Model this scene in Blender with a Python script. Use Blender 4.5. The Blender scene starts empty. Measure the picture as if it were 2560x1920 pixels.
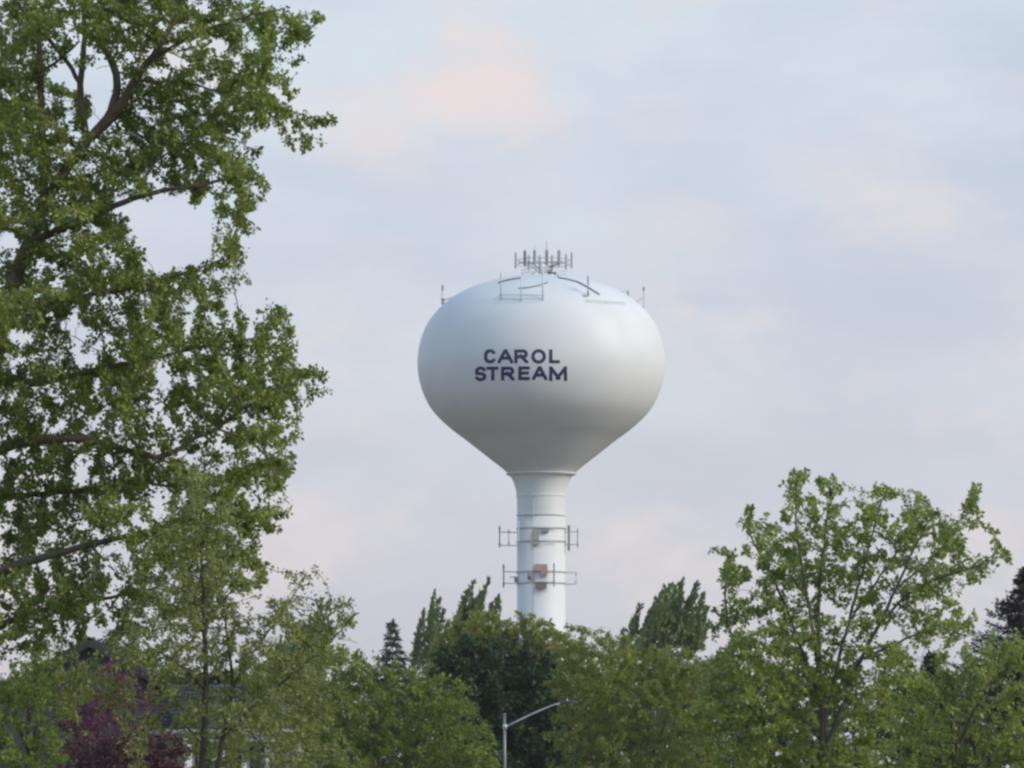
import bpy, math, random
import numpy as np
from mathutils import Vector, Matrix

random.seed(7)
RNG = np.random.default_rng(11)
SC = bpy.context.scene
COL = SC.collection
F = 14222.2          # focal length in photograph pixels (200 mm on 36 mm, 2560 px wide)
HY = 2100.0          # horizon row of the photograph (below its lower edge)
CZ = 1.7             # eye height


def P(px, py, D):
    """point that stands D metres away and is seen at photograph pixel px, py"""
    return Vector(((px - 1280.0) / F * D, D, CZ + (HY - py) / F * D))


# ------------------------------------------------------------------ camera
cam_d = bpy.data.cameras.new("camera")
cam = bpy.data.objects.new("camera", cam_d)
COL.objects.link(cam)
cam.location = (0, 0, CZ)
cam.rotation_euler = (math.radians(90), 0, 0)
cam_d.sensor_width = 36
cam_d.lens = 200
cam_d.shift_y = (HY - 960) / 2560
cam_d.clip_start = 1
cam_d.clip_end = 9000
SC.camera = cam

# ------------------------------------------------------------------ world
SUN_EL, SUN_AZ = math.radians(30), math.radians(112)     # azimuth clockwise from +Y
wd = bpy.data.worlds.new("World")
SC.world = wd
wd.use_nodes = True
nt = wd.node_tree
N, L = nt.nodes, nt.links
N.clear()


def wnode(t, **kw):
    n = N.new(t)
    for k, v in kw.items():
        setattr(n, k, v)
    return n


out = wnode("ShaderNodeOutputWorld")
bg = wnode("ShaderNodeBackground")
sky = wnode("ShaderNodeTexSky", sky_type='NISHITA', sun_disc=False)
sky.sun_elevation = SUN_EL
sky.sun_rotation = SUN_AZ
sky.air_density = 1.3
sky.dust_density = 0.6
sky.ozone_density = 3.5
tc = wnode("ShaderNodeTexCoord")


def wmath(op, a, b=None, c=None):
    n = wnode("ShaderNodeMath", operation=op)
    for i, v in enumerate((a, b, c)):
        if v is None:
            continue
        if isinstance(v, (int, float)):
            n.inputs[i].default_value = v
        else:
            L.new(v, n.inputs[i])
    return n.outputs[0]


def wnoise(scale, stretch, detail, rough, offs):
    mp = wnode("ShaderNodeMapping")
    mp.inputs['Scale'].default_value = stretch
    mp.inputs['Location'].default_value = offs
    L.new(tc.outputs['Generated'], mp.inputs['Vector'])
    nz = wnode("ShaderNodeTexNoise")
    nz.inputs['Scale'].default_value = scale
    nz.inputs['Detail'].default_value = detail
    nz.inputs['Roughness'].default_value = rough
    L.new(mp.outputs[0], nz.inputs['Vector'])
    return nz


def wrange(v, a, b, lo=0.0, hi=1.0):
    n = wnode("ShaderNodeMapRange", interpolation_type='SMOOTHSTEP')
    L.new(v, n.inputs['Value'])
    n.inputs['From Min'].default_value = a
    n.inputs['From Max'].default_value = b
    n.inputs['To Min'].default_value = lo
    n.inputs['To Max'].default_value = hi
    return n.outputs['Result']


def wmix(f, a, b):
    n = wnode("ShaderNodeMix", data_type='RGBA')
    if isinstance(f, (int, float)):
        n.inputs[0].default_value = f
    else:
        L.new(f, n.inputs[0])
    for i, v in ((6, a), (7, b)):
        if isinstance(v, tuple):
            n.inputs[i].default_value = (*v, 1)
        else:
            L.new(v, n.inputs[i])
    return n.outputs[2]


skys = wnode("ShaderNodeVectorMath", operation='SCALE')
L.new(sky.outputs[0], skys.inputs[0])
skys.inputs['Scale'].default_value = 0.15
bands = wnoise(17, (1, 1, 2.6), 6, 0.55, (0.3, 0.1, 0.07))
puffs = wnoise(34, (1, 1, 1.6), 6, 0.58, (1.7, 0.4, 0.33))
sep = wnode("ShaderNodeSeparateXYZ")
L.new(tc.outputs['Generated'], sep.inputs[0])
el = sep.outputs['Z']
# thin high cloud: lavender grey where thick, paler blue where thin, rosy on the lit puffs
grey = wmix(wrange(el, 0.0, 0.14), (0.580, 0.570, 0.660), (0.590, 0.645, 0.765))
pale = wmix(wrange(el, 0.0, 0.14), (0.645, 0.628, 0.668), (0.705, 0.785, 0.862))
cl = wmix(wrange(bands.outputs['Fac'], 0.22, 0.72), grey, pale)
# higher up the sheet is only a thin pale blue veil
cl = wmix(wrange(el, 0.15, 0.6), cl, (0.37, 0.60, 0.84))
pk = wrange(puffs.outputs['Fac'], 0.50, 0.74, 0, 0.55)
for (px, py, rx, ry, w) in ((1170, 235, 190, 120, 1.0), (960, 350, 150, 120, .8), (1330, 330, 120, 90, .5), (1700, 560, 200, 110, .6),
                            (1660, 300, 160, 60, .45), (2060, 420, 240, 80, .5), (880, 1060, 170, 60, .6), (760, 290, 130, 80, .6),
                            (2300, 600, 260, 90, .35), (1250, 470, 300, 90, .3)):
    d = Vector(((px - 1280) / F, 1, (HY - py) / F)).normalized()
    sb = wnode("ShaderNodeVectorMath", operation='SUBTRACT')
    L.new(tc.outputs['Generated'], sb.inputs[0])
    sb.inputs[1].default_value = d
    ml = wnode("ShaderNodeVectorMath", operation='MULTIPLY')
    L.new(sb.outputs[0], ml.inputs[0])
    ml.inputs[1].default_value = (F / rx, F / rx, F / ry)
    ln = wnode("ShaderNodeVectorMath", operation='LENGTH')
    L.new(ml.outputs[0], ln.inputs[0])
    dist = wmath('ADD', ln.outputs['Value'], wmath('MULTIPLY', wmath('SUBTRACT', puffs.outputs['Fac'], 0.5), -4.0))
    pk = wmath('MAXIMUM', pk, wrange(dist, 1.55, -0.15, 0, w * w * .95))
cl = wmix(pk, cl, (0.845, 0.745, 0.745))
# the cloud sheet thins towards the zenith, where the clear sky shows through
cover = wmath('MULTIPLY', wrange(el, 0.16, 0.6, 0.97, 0.55), wrange(bands.outputs['Fac'], 0.25, 0.5, 0.9, 1.0))
final = wmix(cover, skys.outputs[0], cl)
L.new(final, bg.inputs['Color'])
bg.inputs['Strength'].default_value = 1.0
L.new(bg.outputs[0], out.inputs[0])

# ------------------------------------------------------------------ sun behind thin cloud
sd = bpy.data.lights.new("sun", 'SUN')
sd.energy = 2.2
sd.angle = math.radians(24)
sd.color = (1.0, 0.89, 0.75)
sun = bpy.data.objects.new("sun", sd)
COL.objects.link(sun)
sdir = Vector((math.sin(SUN_AZ) * math.cos(SUN_EL), math.cos(SUN_AZ) * math.cos(SUN_EL), math.sin(SUN_EL)))
sun.rotation_euler = sdir.to_track_quat('Z', 'Y').to_euler()
sun.location = (60, -40, 60)

SC.view_settings.view_transform = 'Standard'
SC.view_settings.look = 'None'
SC.view_settings.exposure = 0
SC.view_settings.gamma = 1
SC.view_settings.use_curve_mapping = False
SC.render.engine = 'CYCLES'
SC.cycles.max_bounces = 6
SC.cycles.diffuse_bounces = 4
SC.cycles.glossy_bounces = 2
SC.cycles.transmission_bounces = 4
SC.cycles.filter_width = 2.6
SC.cycles.use_denoising = True


# ------------------------------------------------------------------ materials
def newmat(name):
    m = bpy.data.materials.new(name)
    m.use_nodes = True
    m.node_tree.nodes.clear()
    return m, m.node_tree.nodes, m.node_tree.links


def solid(name, col, rough=0.5, var=0.12, scale=3.0, metal=0.0, bump=0.0, coord='Object', spec=0.5):
    m, n, l = newmat(name)
    o = n.new("ShaderNodeOutputMaterial")
    b = n.new("ShaderNodeBsdfPrincipled")
    t = n.new("ShaderNodeTexCoord")
    z = n.new("ShaderNodeTexNoise")
    z.inputs['Scale'].default_value = scale
    z.inputs['Detail'].default_value = 5
    l.new(t.outputs[coord], z.inputs['Vector'])
    mr = n.new("ShaderNodeMapRange")
    mr.inputs['From Min'].default_value = .3
    mr.inputs['From Max'].default_value = .7
    mr.inputs['To Min'].default_value = 1 - var
    mr.inputs['To Max'].default_value = 1 + var
    l.new(z.outputs['Fac'], mr.inputs['Value'])
    s = n.new("ShaderNodeVectorMath")
    s.operation = 'SCALE'
    s.inputs[0].default_value = col
    l.new(mr.outputs[0], s.inputs['Scale'])
    l.new(s.outputs[0], b.inputs['Base Color'])
    b.inputs['Roughness'].default_value = rough
    b.inputs['Metallic'].default_value = metal
    b.inputs['Specular IOR Level'].default_value = spec
    if bump:
        bp = n.new("ShaderNodeBump")
        bp.inputs['Strength'].default_value = bump
        bp.inputs['Distance'].default_value = .02
        l.new(z.outputs['Fac'], bp.inputs['Height'])
        l.new(bp.outputs[0], b.inputs['Normal'])
    l.new(b.outputs[0], o.inputs[0])
    return m


def leafmat(name, c1, c2, c3=None, trans=0.35, scale=1.2, rough=0.5):
    """leaf colour varies from leaf to leaf and from clump to clump"""
    m, n, l = newmat(name)
    o = n.new("ShaderNodeOutputMaterial")
    b = n.new("ShaderNodeBsdfPrincipled")
    g = n.new("ShaderNodeNewGeometry")
    t = n.new("ShaderNodeTexCoord")
    z = n.new("ShaderNodeTexNoise")
    z.inputs['Scale'].default_value = scale
    z.inputs['Detail'].default_value = 3
    l.new(t.outputs['Object'], z.inputs['Vector'])
    a = n.new("ShaderNodeMath")
    a.operation = 'MULTIPLY_ADD'
    a.inputs[1].default_value = 0.50
    l.new(g.outputs['Random Per Island'], a.inputs[0])
    mr = n.new("ShaderNodeMapRange")
    mr.inputs['From Min'].default_value = .35
    mr.inputs['From Max'].default_value = .65
    mr.inputs['To Min'].default_value = 0
    mr.inputs['To Max'].default_value = .55
    l.new(z.outputs['Fac'], mr.inputs['Value'])
    l.new(mr.outputs[0], a.inputs[2])
    r = n.new("ShaderNodeValToRGB")
    r.color_ramp.elements[0].position = 0.05
    r.color_ramp.elements[0].color = (*c1, 1)
    r.color_ramp.elements[1].position = 0.85
    r.color_ramp.elements[1].color = (*c2, 1)
    if c3:
        e = r.color_ramp.elements.new(0.97)
        e.color = (*c3, 1)
    l.new(a.outputs[0], r.inputs[0])
    l.new(r.outputs[0], b.inputs['Base Color'])
    b.inputs['Roughness'].default_value = rough
    b.inputs['Specular IOR Level'].default_value = 0.35
    tr = n.new("ShaderNodeBsdfTranslucent")
    l.new(r.outputs[0], tr.inputs['Color'])
    mx = n.new("ShaderNodeMixShader")
    mx.inputs[0].default_value = trans
    l.new(b.outputs[0], mx.inputs[1])
    l.new(tr.outputs[0], mx.inputs[2])
    l.new(mx.outputs[0], o.inputs[0])
    return m


M = dict(
    paint=solid("white_tank_paint", (0.81, 0.82, 0.815), 0.52, 0.035, 0.35),
    navy=solid("navy_lettering_paint", (0.028, 0.022, 0.110), 0.4, 0.1),
    galv=solid("galvanised_steel", (0.44, 0.45, 0.47), 0.5, 0.15, 6, 0.3),
    panel=solid("grey_antenna_plastic", (0.27, 0.27, 0.28), 0.55, 0.1),
    panelg=solid("pale_antenna_plastic", (0.42, 0.46, 0.46), 0.55, 0.1),
    whitep=solid("white_painted_pipe", (0.72, 0.74, 0.76), 0.45, 0.05),
    cable=solid("black_cable_jacket", (0.06, 0.07, 0.07), 0.6, 0.1),
    pinkbox=solid("faded_pink_box", (0.52, 0.36, 0.34), 0.6, 0.08),
    mauve=solid("mauve_box", (0.34, 0.27, 0.33), 0.6, 0.08),
    brownbox=solid("brown_box", (0.25, 0.20, 0.18), 0.6, 0.08),
    greenbox=solid("grey_green_box", (0.34, 0.38, 0.33), 0.6, 0.08),
    bark=solid("brown_bark", (0.145, 0.105, 0.072), 0.9, 0.35, 5, 0, 0.8),
    barkd=solid("dark_bark", (0.075, 0.062, 0.048), 0.9, 0.35, 5, 0, 0.8),
    barkg=solid("grey_bark", (0.13, 0.115, 0.10), 0.9, 0.3, 5, 0, 0.8),
    lamp=solid("aluminium_lamp_pole", (0.26, 0.26, 0.265), 0.45, 0.12, 4, 0.4),
    lamparm=solid("bright_aluminium_arm", (0.55, 0.55, 0.54), 0.4, 0.08, 4, 0.3),
    lampd=solid("dark_lamp_head", (0.06, 0.06, 0.065), 0.5, 0.1),
    glass=solid("lamp_lens", (0.35, 0.35, 0.33), 0.15, 0.05),
    shingle=solid("slate_roof_shingles", (0.055, 0.060, 0.075), 0.9, 0.3, 9, 0, 0.5),
    trim=solid("white_house_trim", (0.72, 0.72, 0.70), 0.6, 0.05),
    siding=solid("pale_house_siding", (0.34, 0.33, 0.31), 0.7, 0.08, 2),
    brick=solid("brown_brick", (0.05, 0.045, 0.042), 0.85, 0.25, 8),
    greywall=solid("slate_grey_siding", (0.06, 0.06, 0.075), 0.8, 0.15, 4),
    pane=solid("dark_window_glass", (0.02, 0.025, 0.03), 0.06, 0.05),
    bird=solid("black_feathers", (0.02, 0.02, 0.022), 0.5, 0.2, 40),
    beak=solid("grey_beak", (0.10, 0.09, 0.07), 0.5, 0.1),
    ground=solid("grassy_suburban_ground", (0.112, 0.095, 0.062), 0.95, 0.35, 0.03),
)
LM = dict(
    cottonwood=leafmat("cottonwood_leaf", (0.138, 0.209, 0.031), (0.341, 0.406, 0.086), (0.506, 0.499, 0.216), 0.40, 1.1, 0.42),
    olive=leafmat("young_olive_leaf", (0.198, 0.232, 0.060), (0.385, 0.400, 0.118), (0.462, 0.429, 0.228), 0.40, 1.3),
    maple=leafmat("maple_leaf", (0.195, 0.270, 0.048), (0.400, 0.475, 0.115), (0.52, 0.58, 0.25), 0.42, 1.2, 0.42),
    mid=leafmat("mid_green_leaf", (0.149, 0.220, 0.031), (0.297, 0.365, 0.070), (0.363, 0.348, 0.120), 0.38, 0.5),
    locust=leafmat("locust_leaf", (0.205, 0.255, 0.040), (0.350, 0.390, 0.076), (0.39, 0.33, 0.12), 0.40, 0.45),
    willow=leafmat("willow_leaf", (0.210, 0.250, 0.040), (0.370, 0.390, 0.085), (0.42, 0.36, 0.14), 0.42, 0.45),
    dark=leafmat("dark_green_leaf", (0.020, 0.048, 0.016), (0.050, 0.096, 0.028), (0.10, 0.14, 0.06), 0.22, 0.6),
    poplar=leafmat("wind_blown_leaf", (0.140, 0.215, 0.075), (0.290, 0.345, 0.130), (0.34, 0.35, 0.17), 0.35, 0.4),
    spruce=leafmat("spruce_needle", (0.046, 0.084, 0.047), (0.095, 0.132, 0.072), None, 0.10, 0.6),
    spruced=leafmat("brownish_spruce_needle", (0.048, 0.042, 0.042), (0.087, 0.070, 0.064), None, 0.10, 0.6),
    redbud=leafmat("redbud_blossom", (0.160, 0.080, 0.070), (0.300, 0.085, 0.190), (0.26, 0.22, 0.10), 0.28, 0.9),
    plum=leafmat("plum_leaf", (0.072, 0.026, 0.034), (0.132, 0.054, 0.060), (0.180, 0.144, 0.084), 0.22, 0.9),
)


# ------------------------------------------------------------------ object helpers
def thing(name, label, cat, loc=(0, 0, 0), group=None):
    o = bpy.data.objects.new(name, None)
    COL.objects.link(o)
    o.location = loc
    o.empty_display_size = 0.5
    o['label'] = label
    o['category'] = cat
    if group:
        o['group'] = group
    return o


def mesh_obj(name, verts, faces, mat, parent=None, smooth=False, quads=True, origin=None):
    """verts in world space (n,3); faces (m,k) array or list; mesh is stored relative to its parent"""
    v = np.asarray(verts, dtype=np.float64)
    if parent is not None:
        off = np.array(parent['_o'] if '_o' in parent else tuple(parent.location))
    else:
        off = np.array(origin if origin is not None else (0, 0, 0))
    v = v - off
    me = bpy.data.meshes.new(name)
    if isinstance(faces, np.ndarray):
        k = faces.shape[1]
        me.vertices.add(len(v))
        me.vertices.foreach_set('co', v.astype(np.float32).ravel())
        me.loops.add(faces.size)
        me.loops.foreach_set('vertex_index', faces.astype(np.int32).ravel())
        me.polygons.add(len(faces))
        me.polygons.foreach_set('loop_start', np.arange(0, faces.size, k, dtype=np.int32))
        me.polygons.foreach_set('loop_total', np.full(len(faces), k, dtype=np.int32))
        me.update(calc_edges=True)
    else:
        me.from_pydata([tuple(x) for x in v], [], faces)
        me.update()
    if smooth:
        me.polygons.foreach_set('use_smooth', np.ones(len(me.polygons), dtype=bool))
    me.materials.append(mat)
    o = bpy.data.objects.new(name, me)
    COL.objects.link(o)
    if parent is not None:
        # children of a part share the thing's origin
        o.parent = parent
    else:
        o.location = tuple(off)
    return o


class MB:
    """collects simple solids (world space) into one mesh"""

    def __init__(s):
        s.v, s.f, s.cut = [], [], []

    def add(s, vs, fs):
        b = len(s.v)
        s.cut.append((b, len(s.f)))
        s.v += [tuple(x) for x in vs]
        s.f += [tuple(i + b for i in f) for f in fs]

    def box(s, c, sx, sy, sz, rz=0.0, bev=0.0):
        c = Vector(c)
        R = Matrix.Rotation(rz, 3, 'Z')
        b = min(bev, sx * .3, sy * .3, sz * .3)
        if b <= 0:
            vs = [c + R @ Vector((x * sx / 2, y * sy / 2, z * sz / 2)) for z in (-1, 1) for y in (-1, 1) for x in (-1, 1)]
            s.add(vs, [(0, 2, 3, 1), (4, 5, 7, 6), (0, 1, 5, 4), (2, 6, 7, 3), (0, 4, 6, 2), (1, 3, 7, 5)])
        else:
            rings = []
            for z, k in ((-sz / 2, b), (-sz / 2 + b, 0), (sz / 2 - b, 0), (sz / 2, b)):
                r = []
                hx, hy = sx / 2 - k, sy / 2 - k
                for (x, y) in ((-hx + b, -hy), (hx - b, -hy), (hx, -hy + b), (hx, hy - b), (hx - b, hy), (-hx + b, hy), (-hx, hy - b), (-hx, -hy + b)):
                    r.append(c + R @ Vector((x, y, z)))
                rings.append(r)
            vs = [p for r in rings for p in r]
            fs = [tuple(range(7, -1, -1)), tuple(range(24, 32))]
            for a in range(3):
                for i in range(8):
                    j = (i + 1) % 8
                    fs.append((a * 8 + i, a * 8 + j, a * 8 + 8 + j, a * 8 + 8 + i))
            s.add(vs, fs)

    def tube(s, pts, r, k=8, r1=None):
        pts = [Vector(p) for p in pts]
        n = len(pts)
        vs, fs = [], []
        ref = None
        for i, p in enumerate(pts):
            d = (pts[min(i + 1, n - 1)] - pts[max(i - 1, 0)]).normalized()
            if ref is None:
                ref = Vector((1, 0, 0)) if abs(d.x) < .8 else Vector((0, 1, 0))
            u = (ref - d * ref.dot(d)).normalized()
            ref = u
            w = d.cross(u)
            rr = r if r1 is None else r + (r1 - r) * i / (n - 1)
            for a in range(k):
                t = 2 * math.pi * a / k
                vs.append(p + u * (rr * math.cos(t)) + w * (rr * math.sin(t)))
        for i in range(n - 1):
            for a in range(k):
                b = (a + 1) % k
                fs.append((i * k + a, i * k + b, i * k + k + b, i * k + k + a))
        fs.append(tuple(range(k - 1, -1, -1)))
        fs.append(tuple((n - 1) * k + a for a in range(k)))
        s.add(vs, fs)

    def lathe(s, prof, c, k=96, close=True):
        """prof: list of (radius, z)"""
        vs, fs = [], []
        for (r, z) in prof:
            for a in range(k):
                t = 2 * math.pi * a / k
                vs.append((c[0] + r * math.cos(t), c[1] + r * math.sin(t), z))
        n = len(prof)
        for i in range(n - 1):
            for a in range(k):
                b = (a + 1) % k
                fs.append((i * k + a, i * k + b, i * k + k + b, i * k + k + a))
        if close:
            fs.append(tuple(range(k - 1, -1, -1)))
            fs.append(tuple((n - 1) * k + a for a in range(k)))
        s.add(vs, fs)

    def build(s, name, mat, parent, smooth=False):
        return mesh_obj(name, s.v, s.f, mat, parent, smooth)


def part(name, mb, mat, parent, root, smooth=False):
    """mesh under parent (a part or the thing); root gives the origin they all share"""
    v = np.asarray(mb.v) - np.array(tuple(root.location))
    me = bpy.data.meshes.new(name)
    me.from_pydata([tuple(x) for x in v], [], mb.f)
    me.update()
    if smooth:
        me.polygons.foreach_set('use_smooth', np.ones(len(me.polygons), dtype=bool))
    me.materials.append(mat)
    o = bpy.data.objects.new(name, me)
    COL.objects.link(o)
    o.parent = parent
    return o


def part_each(name, mb, mat, parent, root, smooth=False):
    """every solid collected in mb becomes a part of its own"""
    cuts = mb.cut + [(len(mb.v), len(mb.f))]
    res = []
    for (v0, f0), (v1, f1) in zip(cuts[:-1], cuts[1:]):
        m = MB()
        m.v = mb.v[v0:v1]
        m.f = [tuple(i - v0 for i in f) for f in mb.f[f0:f1]]
        res.append(part(name, m, mat, parent, root, smooth))
    return res


# ------------------------------------------------------------------ ground
gm = MB()
S = 3000
nn = 28
gv = [(x * S / nn - S / 2 + 0, y * S / nn - 500, 0.35 * math.sin(x * 1.3) * math.cos(y * .9) - .35) for y in range(nn + 1) for x in range(nn + 1)]
gf = [(y * (nn + 1) + x, y * (nn + 1) + x + 1, (y + 1) * (nn + 1) + x + 1, (y + 1) * (nn + 1) + x) for y in range(nn) for x in range(nn)]
g = mesh_obj("ground", gv, gf, M['ground'], None, True)
g['kind'] = 'structure'

# ------------------------------------------------------------------ water tower
TD = 460.0
ts = TD / F
TC = P(1353, HY, TD)
TC = Vector((TC.x, TD, 0))
tower = thing("water_tower", "white water tower with a wide bulb tank lettered CAROL STREAM above the trees", "water tower", TC)


def tz(py):
    return CZ + (HY - py) * ts


prof_px = [(60.5, 1290), (60.5, 1262), (61, 1245), (63, 1228), (67, 1212), (74, 1196), (84, 1183), (101, 1168), (124, 1150),
           (156, 1125), (189, 1099), (224, 1073), (256, 1044), (276, 1020), (291, 993), (302, 962), (308, 932), (309.5, 905),
           (307, 876), (300, 846), (288, 816), (271, 790), (249, 766), (222, 745), (191, 727), (157, 713), (120, 702), (82, 694), (44, 689.5), (12, 688)]
# smooth the measured profile
pr = np.array(prof_px, float)
tt = np.linspace(0, len(pr) - 1, 110)


def catmull(p, t):
    i = int(min(max(math.floor(t), 0), len(p) - 2))
    u = t - i
    p0, p1, p2, p3 = p[max(i - 1, 0)], p[i], p[i + 1], p[min(i + 2, len(p) - 1)]
    return 0.5 * ((2 * p1) + (-p0 + p2) * u + (2 * p0 - 5 * p1 + 4 * p2 - p3) * u * u + (-p0 + 3 * p1 - 3 * p2 + p3) * u ** 3)


prof = [catmull(pr, t) for t in tt]
PROF_R = np.array([p[0] * ts for p in prof])
PROF_Z = np.array([tz(p[1]) for p in prof])
o = np.argsort(PROF_Z)
PR_Z, PR_R = PROF_Z[o], PROF_R[o]


def rad_at(z):
    return float(np.interp(z, PR_Z, PR_R, right=0.0))


def on_tank(px, py, proud=0.0):
    """where the sight line through a photograph pixel first meets tank or column"""
    d = Vector(((px - 1280) / F, 1, (HY - py) / F))
    y0 = TD - 11.0
    prev = None
    for i in range(2200):
        y = y0 + i * 0.005
        p = Vector((d.x * y, y, CZ + d.z * y))
        rr = math.hypot(p.x - TC.x, p.y - TC.y)
        if rr <= rad_at(p.z) + proud:
            return p
    return Vector((d.x * TD, TD, CZ + d.z * TD))


mb = MB()
mb.lathe([(r, z) for r, z in zip(PROF_R, PROF_Z)], TC, 160)
tank = part("tank", mb, M['paint'], tower, tower, True)
mb = MB()
mb.lathe([(5.2, 0.0), (5.2, 0.4), (4.6, 1.2), (3.4, 4.0), (2.5, 7.0), (60.5 * ts, 9.5), (60.5 * ts, tz(1292))], TC, 96)
column = part("column", mb, M['paint'], tower, tower, True)
for yy, h, pr_ in ((1240, 1.6, 1.2), (1288, 1.8, 1.8)):
    mb = MB()
    r0 = rad_at(tz(yy)) if yy < 1250 else 60.5 * ts
    mb.lathe([(r0 - .02, tz(yy + h)), (r0 + pr_ * ts, tz(yy + h)), (r0 + pr_ * ts, tz(yy - h)), (r0 - .02, tz(yy - h))], TC, 96, False)
    part("weld_ring", mb, M['paint'], tower, tower, False)
mb = MB()
mb.lathe([(81 * ts, tz(1189)), (85.5 * ts, tz(1188)), (88 * ts, tz(1185)), (86 * ts, tz(1183))], TC, 96, False)
part("neck_ring", mb, M['paint'], tower, tower, False)


# lettering: strokes in photograph pixels, laid on the curved tank
def seg_d(p, a, b):
    ab = b - a
    t = np.clip(((p - a) @ ab) / (ab @ ab), 0, 1)
    return np.linalg.norm(p - (a + t[:, None] * ab), axis=1)


def arc(cx, cy, rx, ry, a0, a1, n=14):
    return [(cx + rx * math.cos(math.radians(a0 + (a1 - a0) * i / n)), cy - ry * math.sin(math.radians(a0 + (a1 - a0) * i / n))) for i in range(n + 1)]


# letters in a unit box: x 0..1, y 0 (top)..1 (bottom); each a list of polylines
GL = {
    'C': [arc(.52, .5, .52, .5, 42, 318)],
    'A': [[(0, 1), (.46, 0), (.54, 0), (1, 1)], [(.2, .68), (.8, .68)]],
    'R': [[(0, 1), (0, 0), (.62, 0)] + arc(.66, .27, .30, .27, 90, -90, 8) + [(0, .54)], [(.55, .54), (.98, 1)]],
    'O': [arc(.5, .5, .5, .5, 0, 360, 24)],
    'L': [[(0, 0), (0, 1), (1, 1)]],
    'S': [arc(.5, .26, .44, .26, 25, 235, 10) + [(.5, .49)] + arc(.5, .745, .48, .255, 70, -155, 11)],
    'T': [[(0, 0), (1, 0)], [(.55, 0), (.55, 1)]],
    'E': [[(1, 0), (0, 0), (0, 1), (1, 1)], [(0, .49), (.88, .49)]],
    'M': [[(0, 1), (0.02, 0), (.5, .80), (.98, 0), (1, 1)]],
}
LET = []
k4 = 290 / 2212
for ch, x0, x1, y0, y1 in (('C', 380, 615, 250, 525), ('A', 640, 940, 252, 522), ('R', 958, 1228, 255, 522), ('O', 1283, 1563, 250, 528), ('L', 1622, 1828, 255, 522),
                           ('S', 200, 432, 580, 862), ('T', 425, 655, 583, 850), ('R', 705, 965, 583, 850), ('E', 1035, 1255, 578, 842), ('A', 1297, 1590, 575, 842), ('M', 1622, 1968, 580, 858)):
    LET.append((ch, 1160 + x0 * k4, 1160 + x1 * k4, 840 + y0 * k4, 840 + y1 * k4))
HW = 4.1
step = 0.55
for ch, x0, x1, y0, y1 in LET:
    X0, X1, Y0, Y1 = x0 + HW, x1 - HW, y0 + HW, y1 - HW
    nx, ny = int((x1 - x0 + 2) / step), int((y1 - y0 + 2) / step)
    gx, gy = np.meshgrid(x0 - 1 + (np.arange(nx) + .5) * step, y0 - 1 + (np.arange(ny) + .5) * step)
    pts = np.stack([gx.ravel(), gy.ravel()], 1)
    dmin = np.full(len(pts), 1e9)
    for pl in GL[ch]:
        q = [np.array((X0 + a * (X1 - X0), Y0 + b * (Y1 - Y0))) for a, b in pl]
        for a, b in zip(q[:-1], q[1:]):
            L_ = np.linalg.norm(a - b)
            if L_ > 1e-6:
                u = (b - a) / L_
                if L_ > 4.5 and min(abs(u[0]), abs(u[1])) < .05:      # straight bar: square ends
                    t = (pts - a) @ u
                    c = np.abs((pts - a) @ np.array((-u[1], u[0])))
                    dmin = np.where((t > -HW) & (t < L_ + HW), np.minimum(dmin, c), dmin)
                elif L_ > 4.5:
                    a, b = a - u * HW, b + u * HW
                dmin = np.minimum(dmin, seg_d(pts, a, b))
    ins = ((dmin < HW) & (pts[:, 0] > x0) & (pts[:, 0] < x1) & (pts[:, 1] > y0) & (pts[:, 1] < y1)).reshape(ny, nx)
    # map grid corners onto the tank: coarse lattice, interpolated
    cw = 6
    lx, ly = np.linspace(x0 - 1, x0 - 1 + nx * step, cw), np.linspace(y0 - 1, y0 - 1 + ny * step, cw)
    lat = np.array([[on_tank(a, b, 0.012) for a in lx] for b in ly])
    vid = {}
    vs, fs = [], []

    def vert(i, j):
        if (i, j) not in vid:
            u, v = i / nx * (cw - 1), j / ny * (cw - 1)
            a, b = min(int(u), cw - 2), min(int(v), cw - 2)
            fu, fv = u - a, v - b
            p = (lat[b, a] * (1 - fu) + lat[b, a + 1] * fu) * (1 - fv) + (lat[b + 1, a] * (1 - fu) + lat[b + 1, a + 1] * fu) * fv
            # push back out to the curved skin
            r = math.hypot(p[0] - TC.x, p[1] - TC.y)
            R = rad_at(p[2]) + 0.012
            vid[(i, j)] = len(vs)
            vs.append((TC.x + (p[0] - TC.x) * R / r, TC.y + (p[1] - TC.y) * R / r, p[2]))
        return vid[(i, j)]
    for j in range(ny):
        for i in range(nx):
            if ins[j, i]:
                fs.append((vert(i, j + 1), vert(i + 1, j + 1), vert(i + 1, j), vert(i, j)))
    m_ = MB()
    m_.v, m_.f = vs, fs
    part("letter", m_, M['navy'], tower, tower, True)

# crown of antennas on the mast over the tank
AX, AR = 1359.0, 70.0
ac = P(AX, HY, TD)


def ring_pt(cx, R, ang, py):
    """ang in degrees, -90 faces the camera; py = row for the ring's centre"""
    a = math.radians(ang)
    return Vector(((cx - 1280) * ts + R * ts * math.cos(a), TD + R * ts * math.sin(a), tz(py)))


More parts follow.
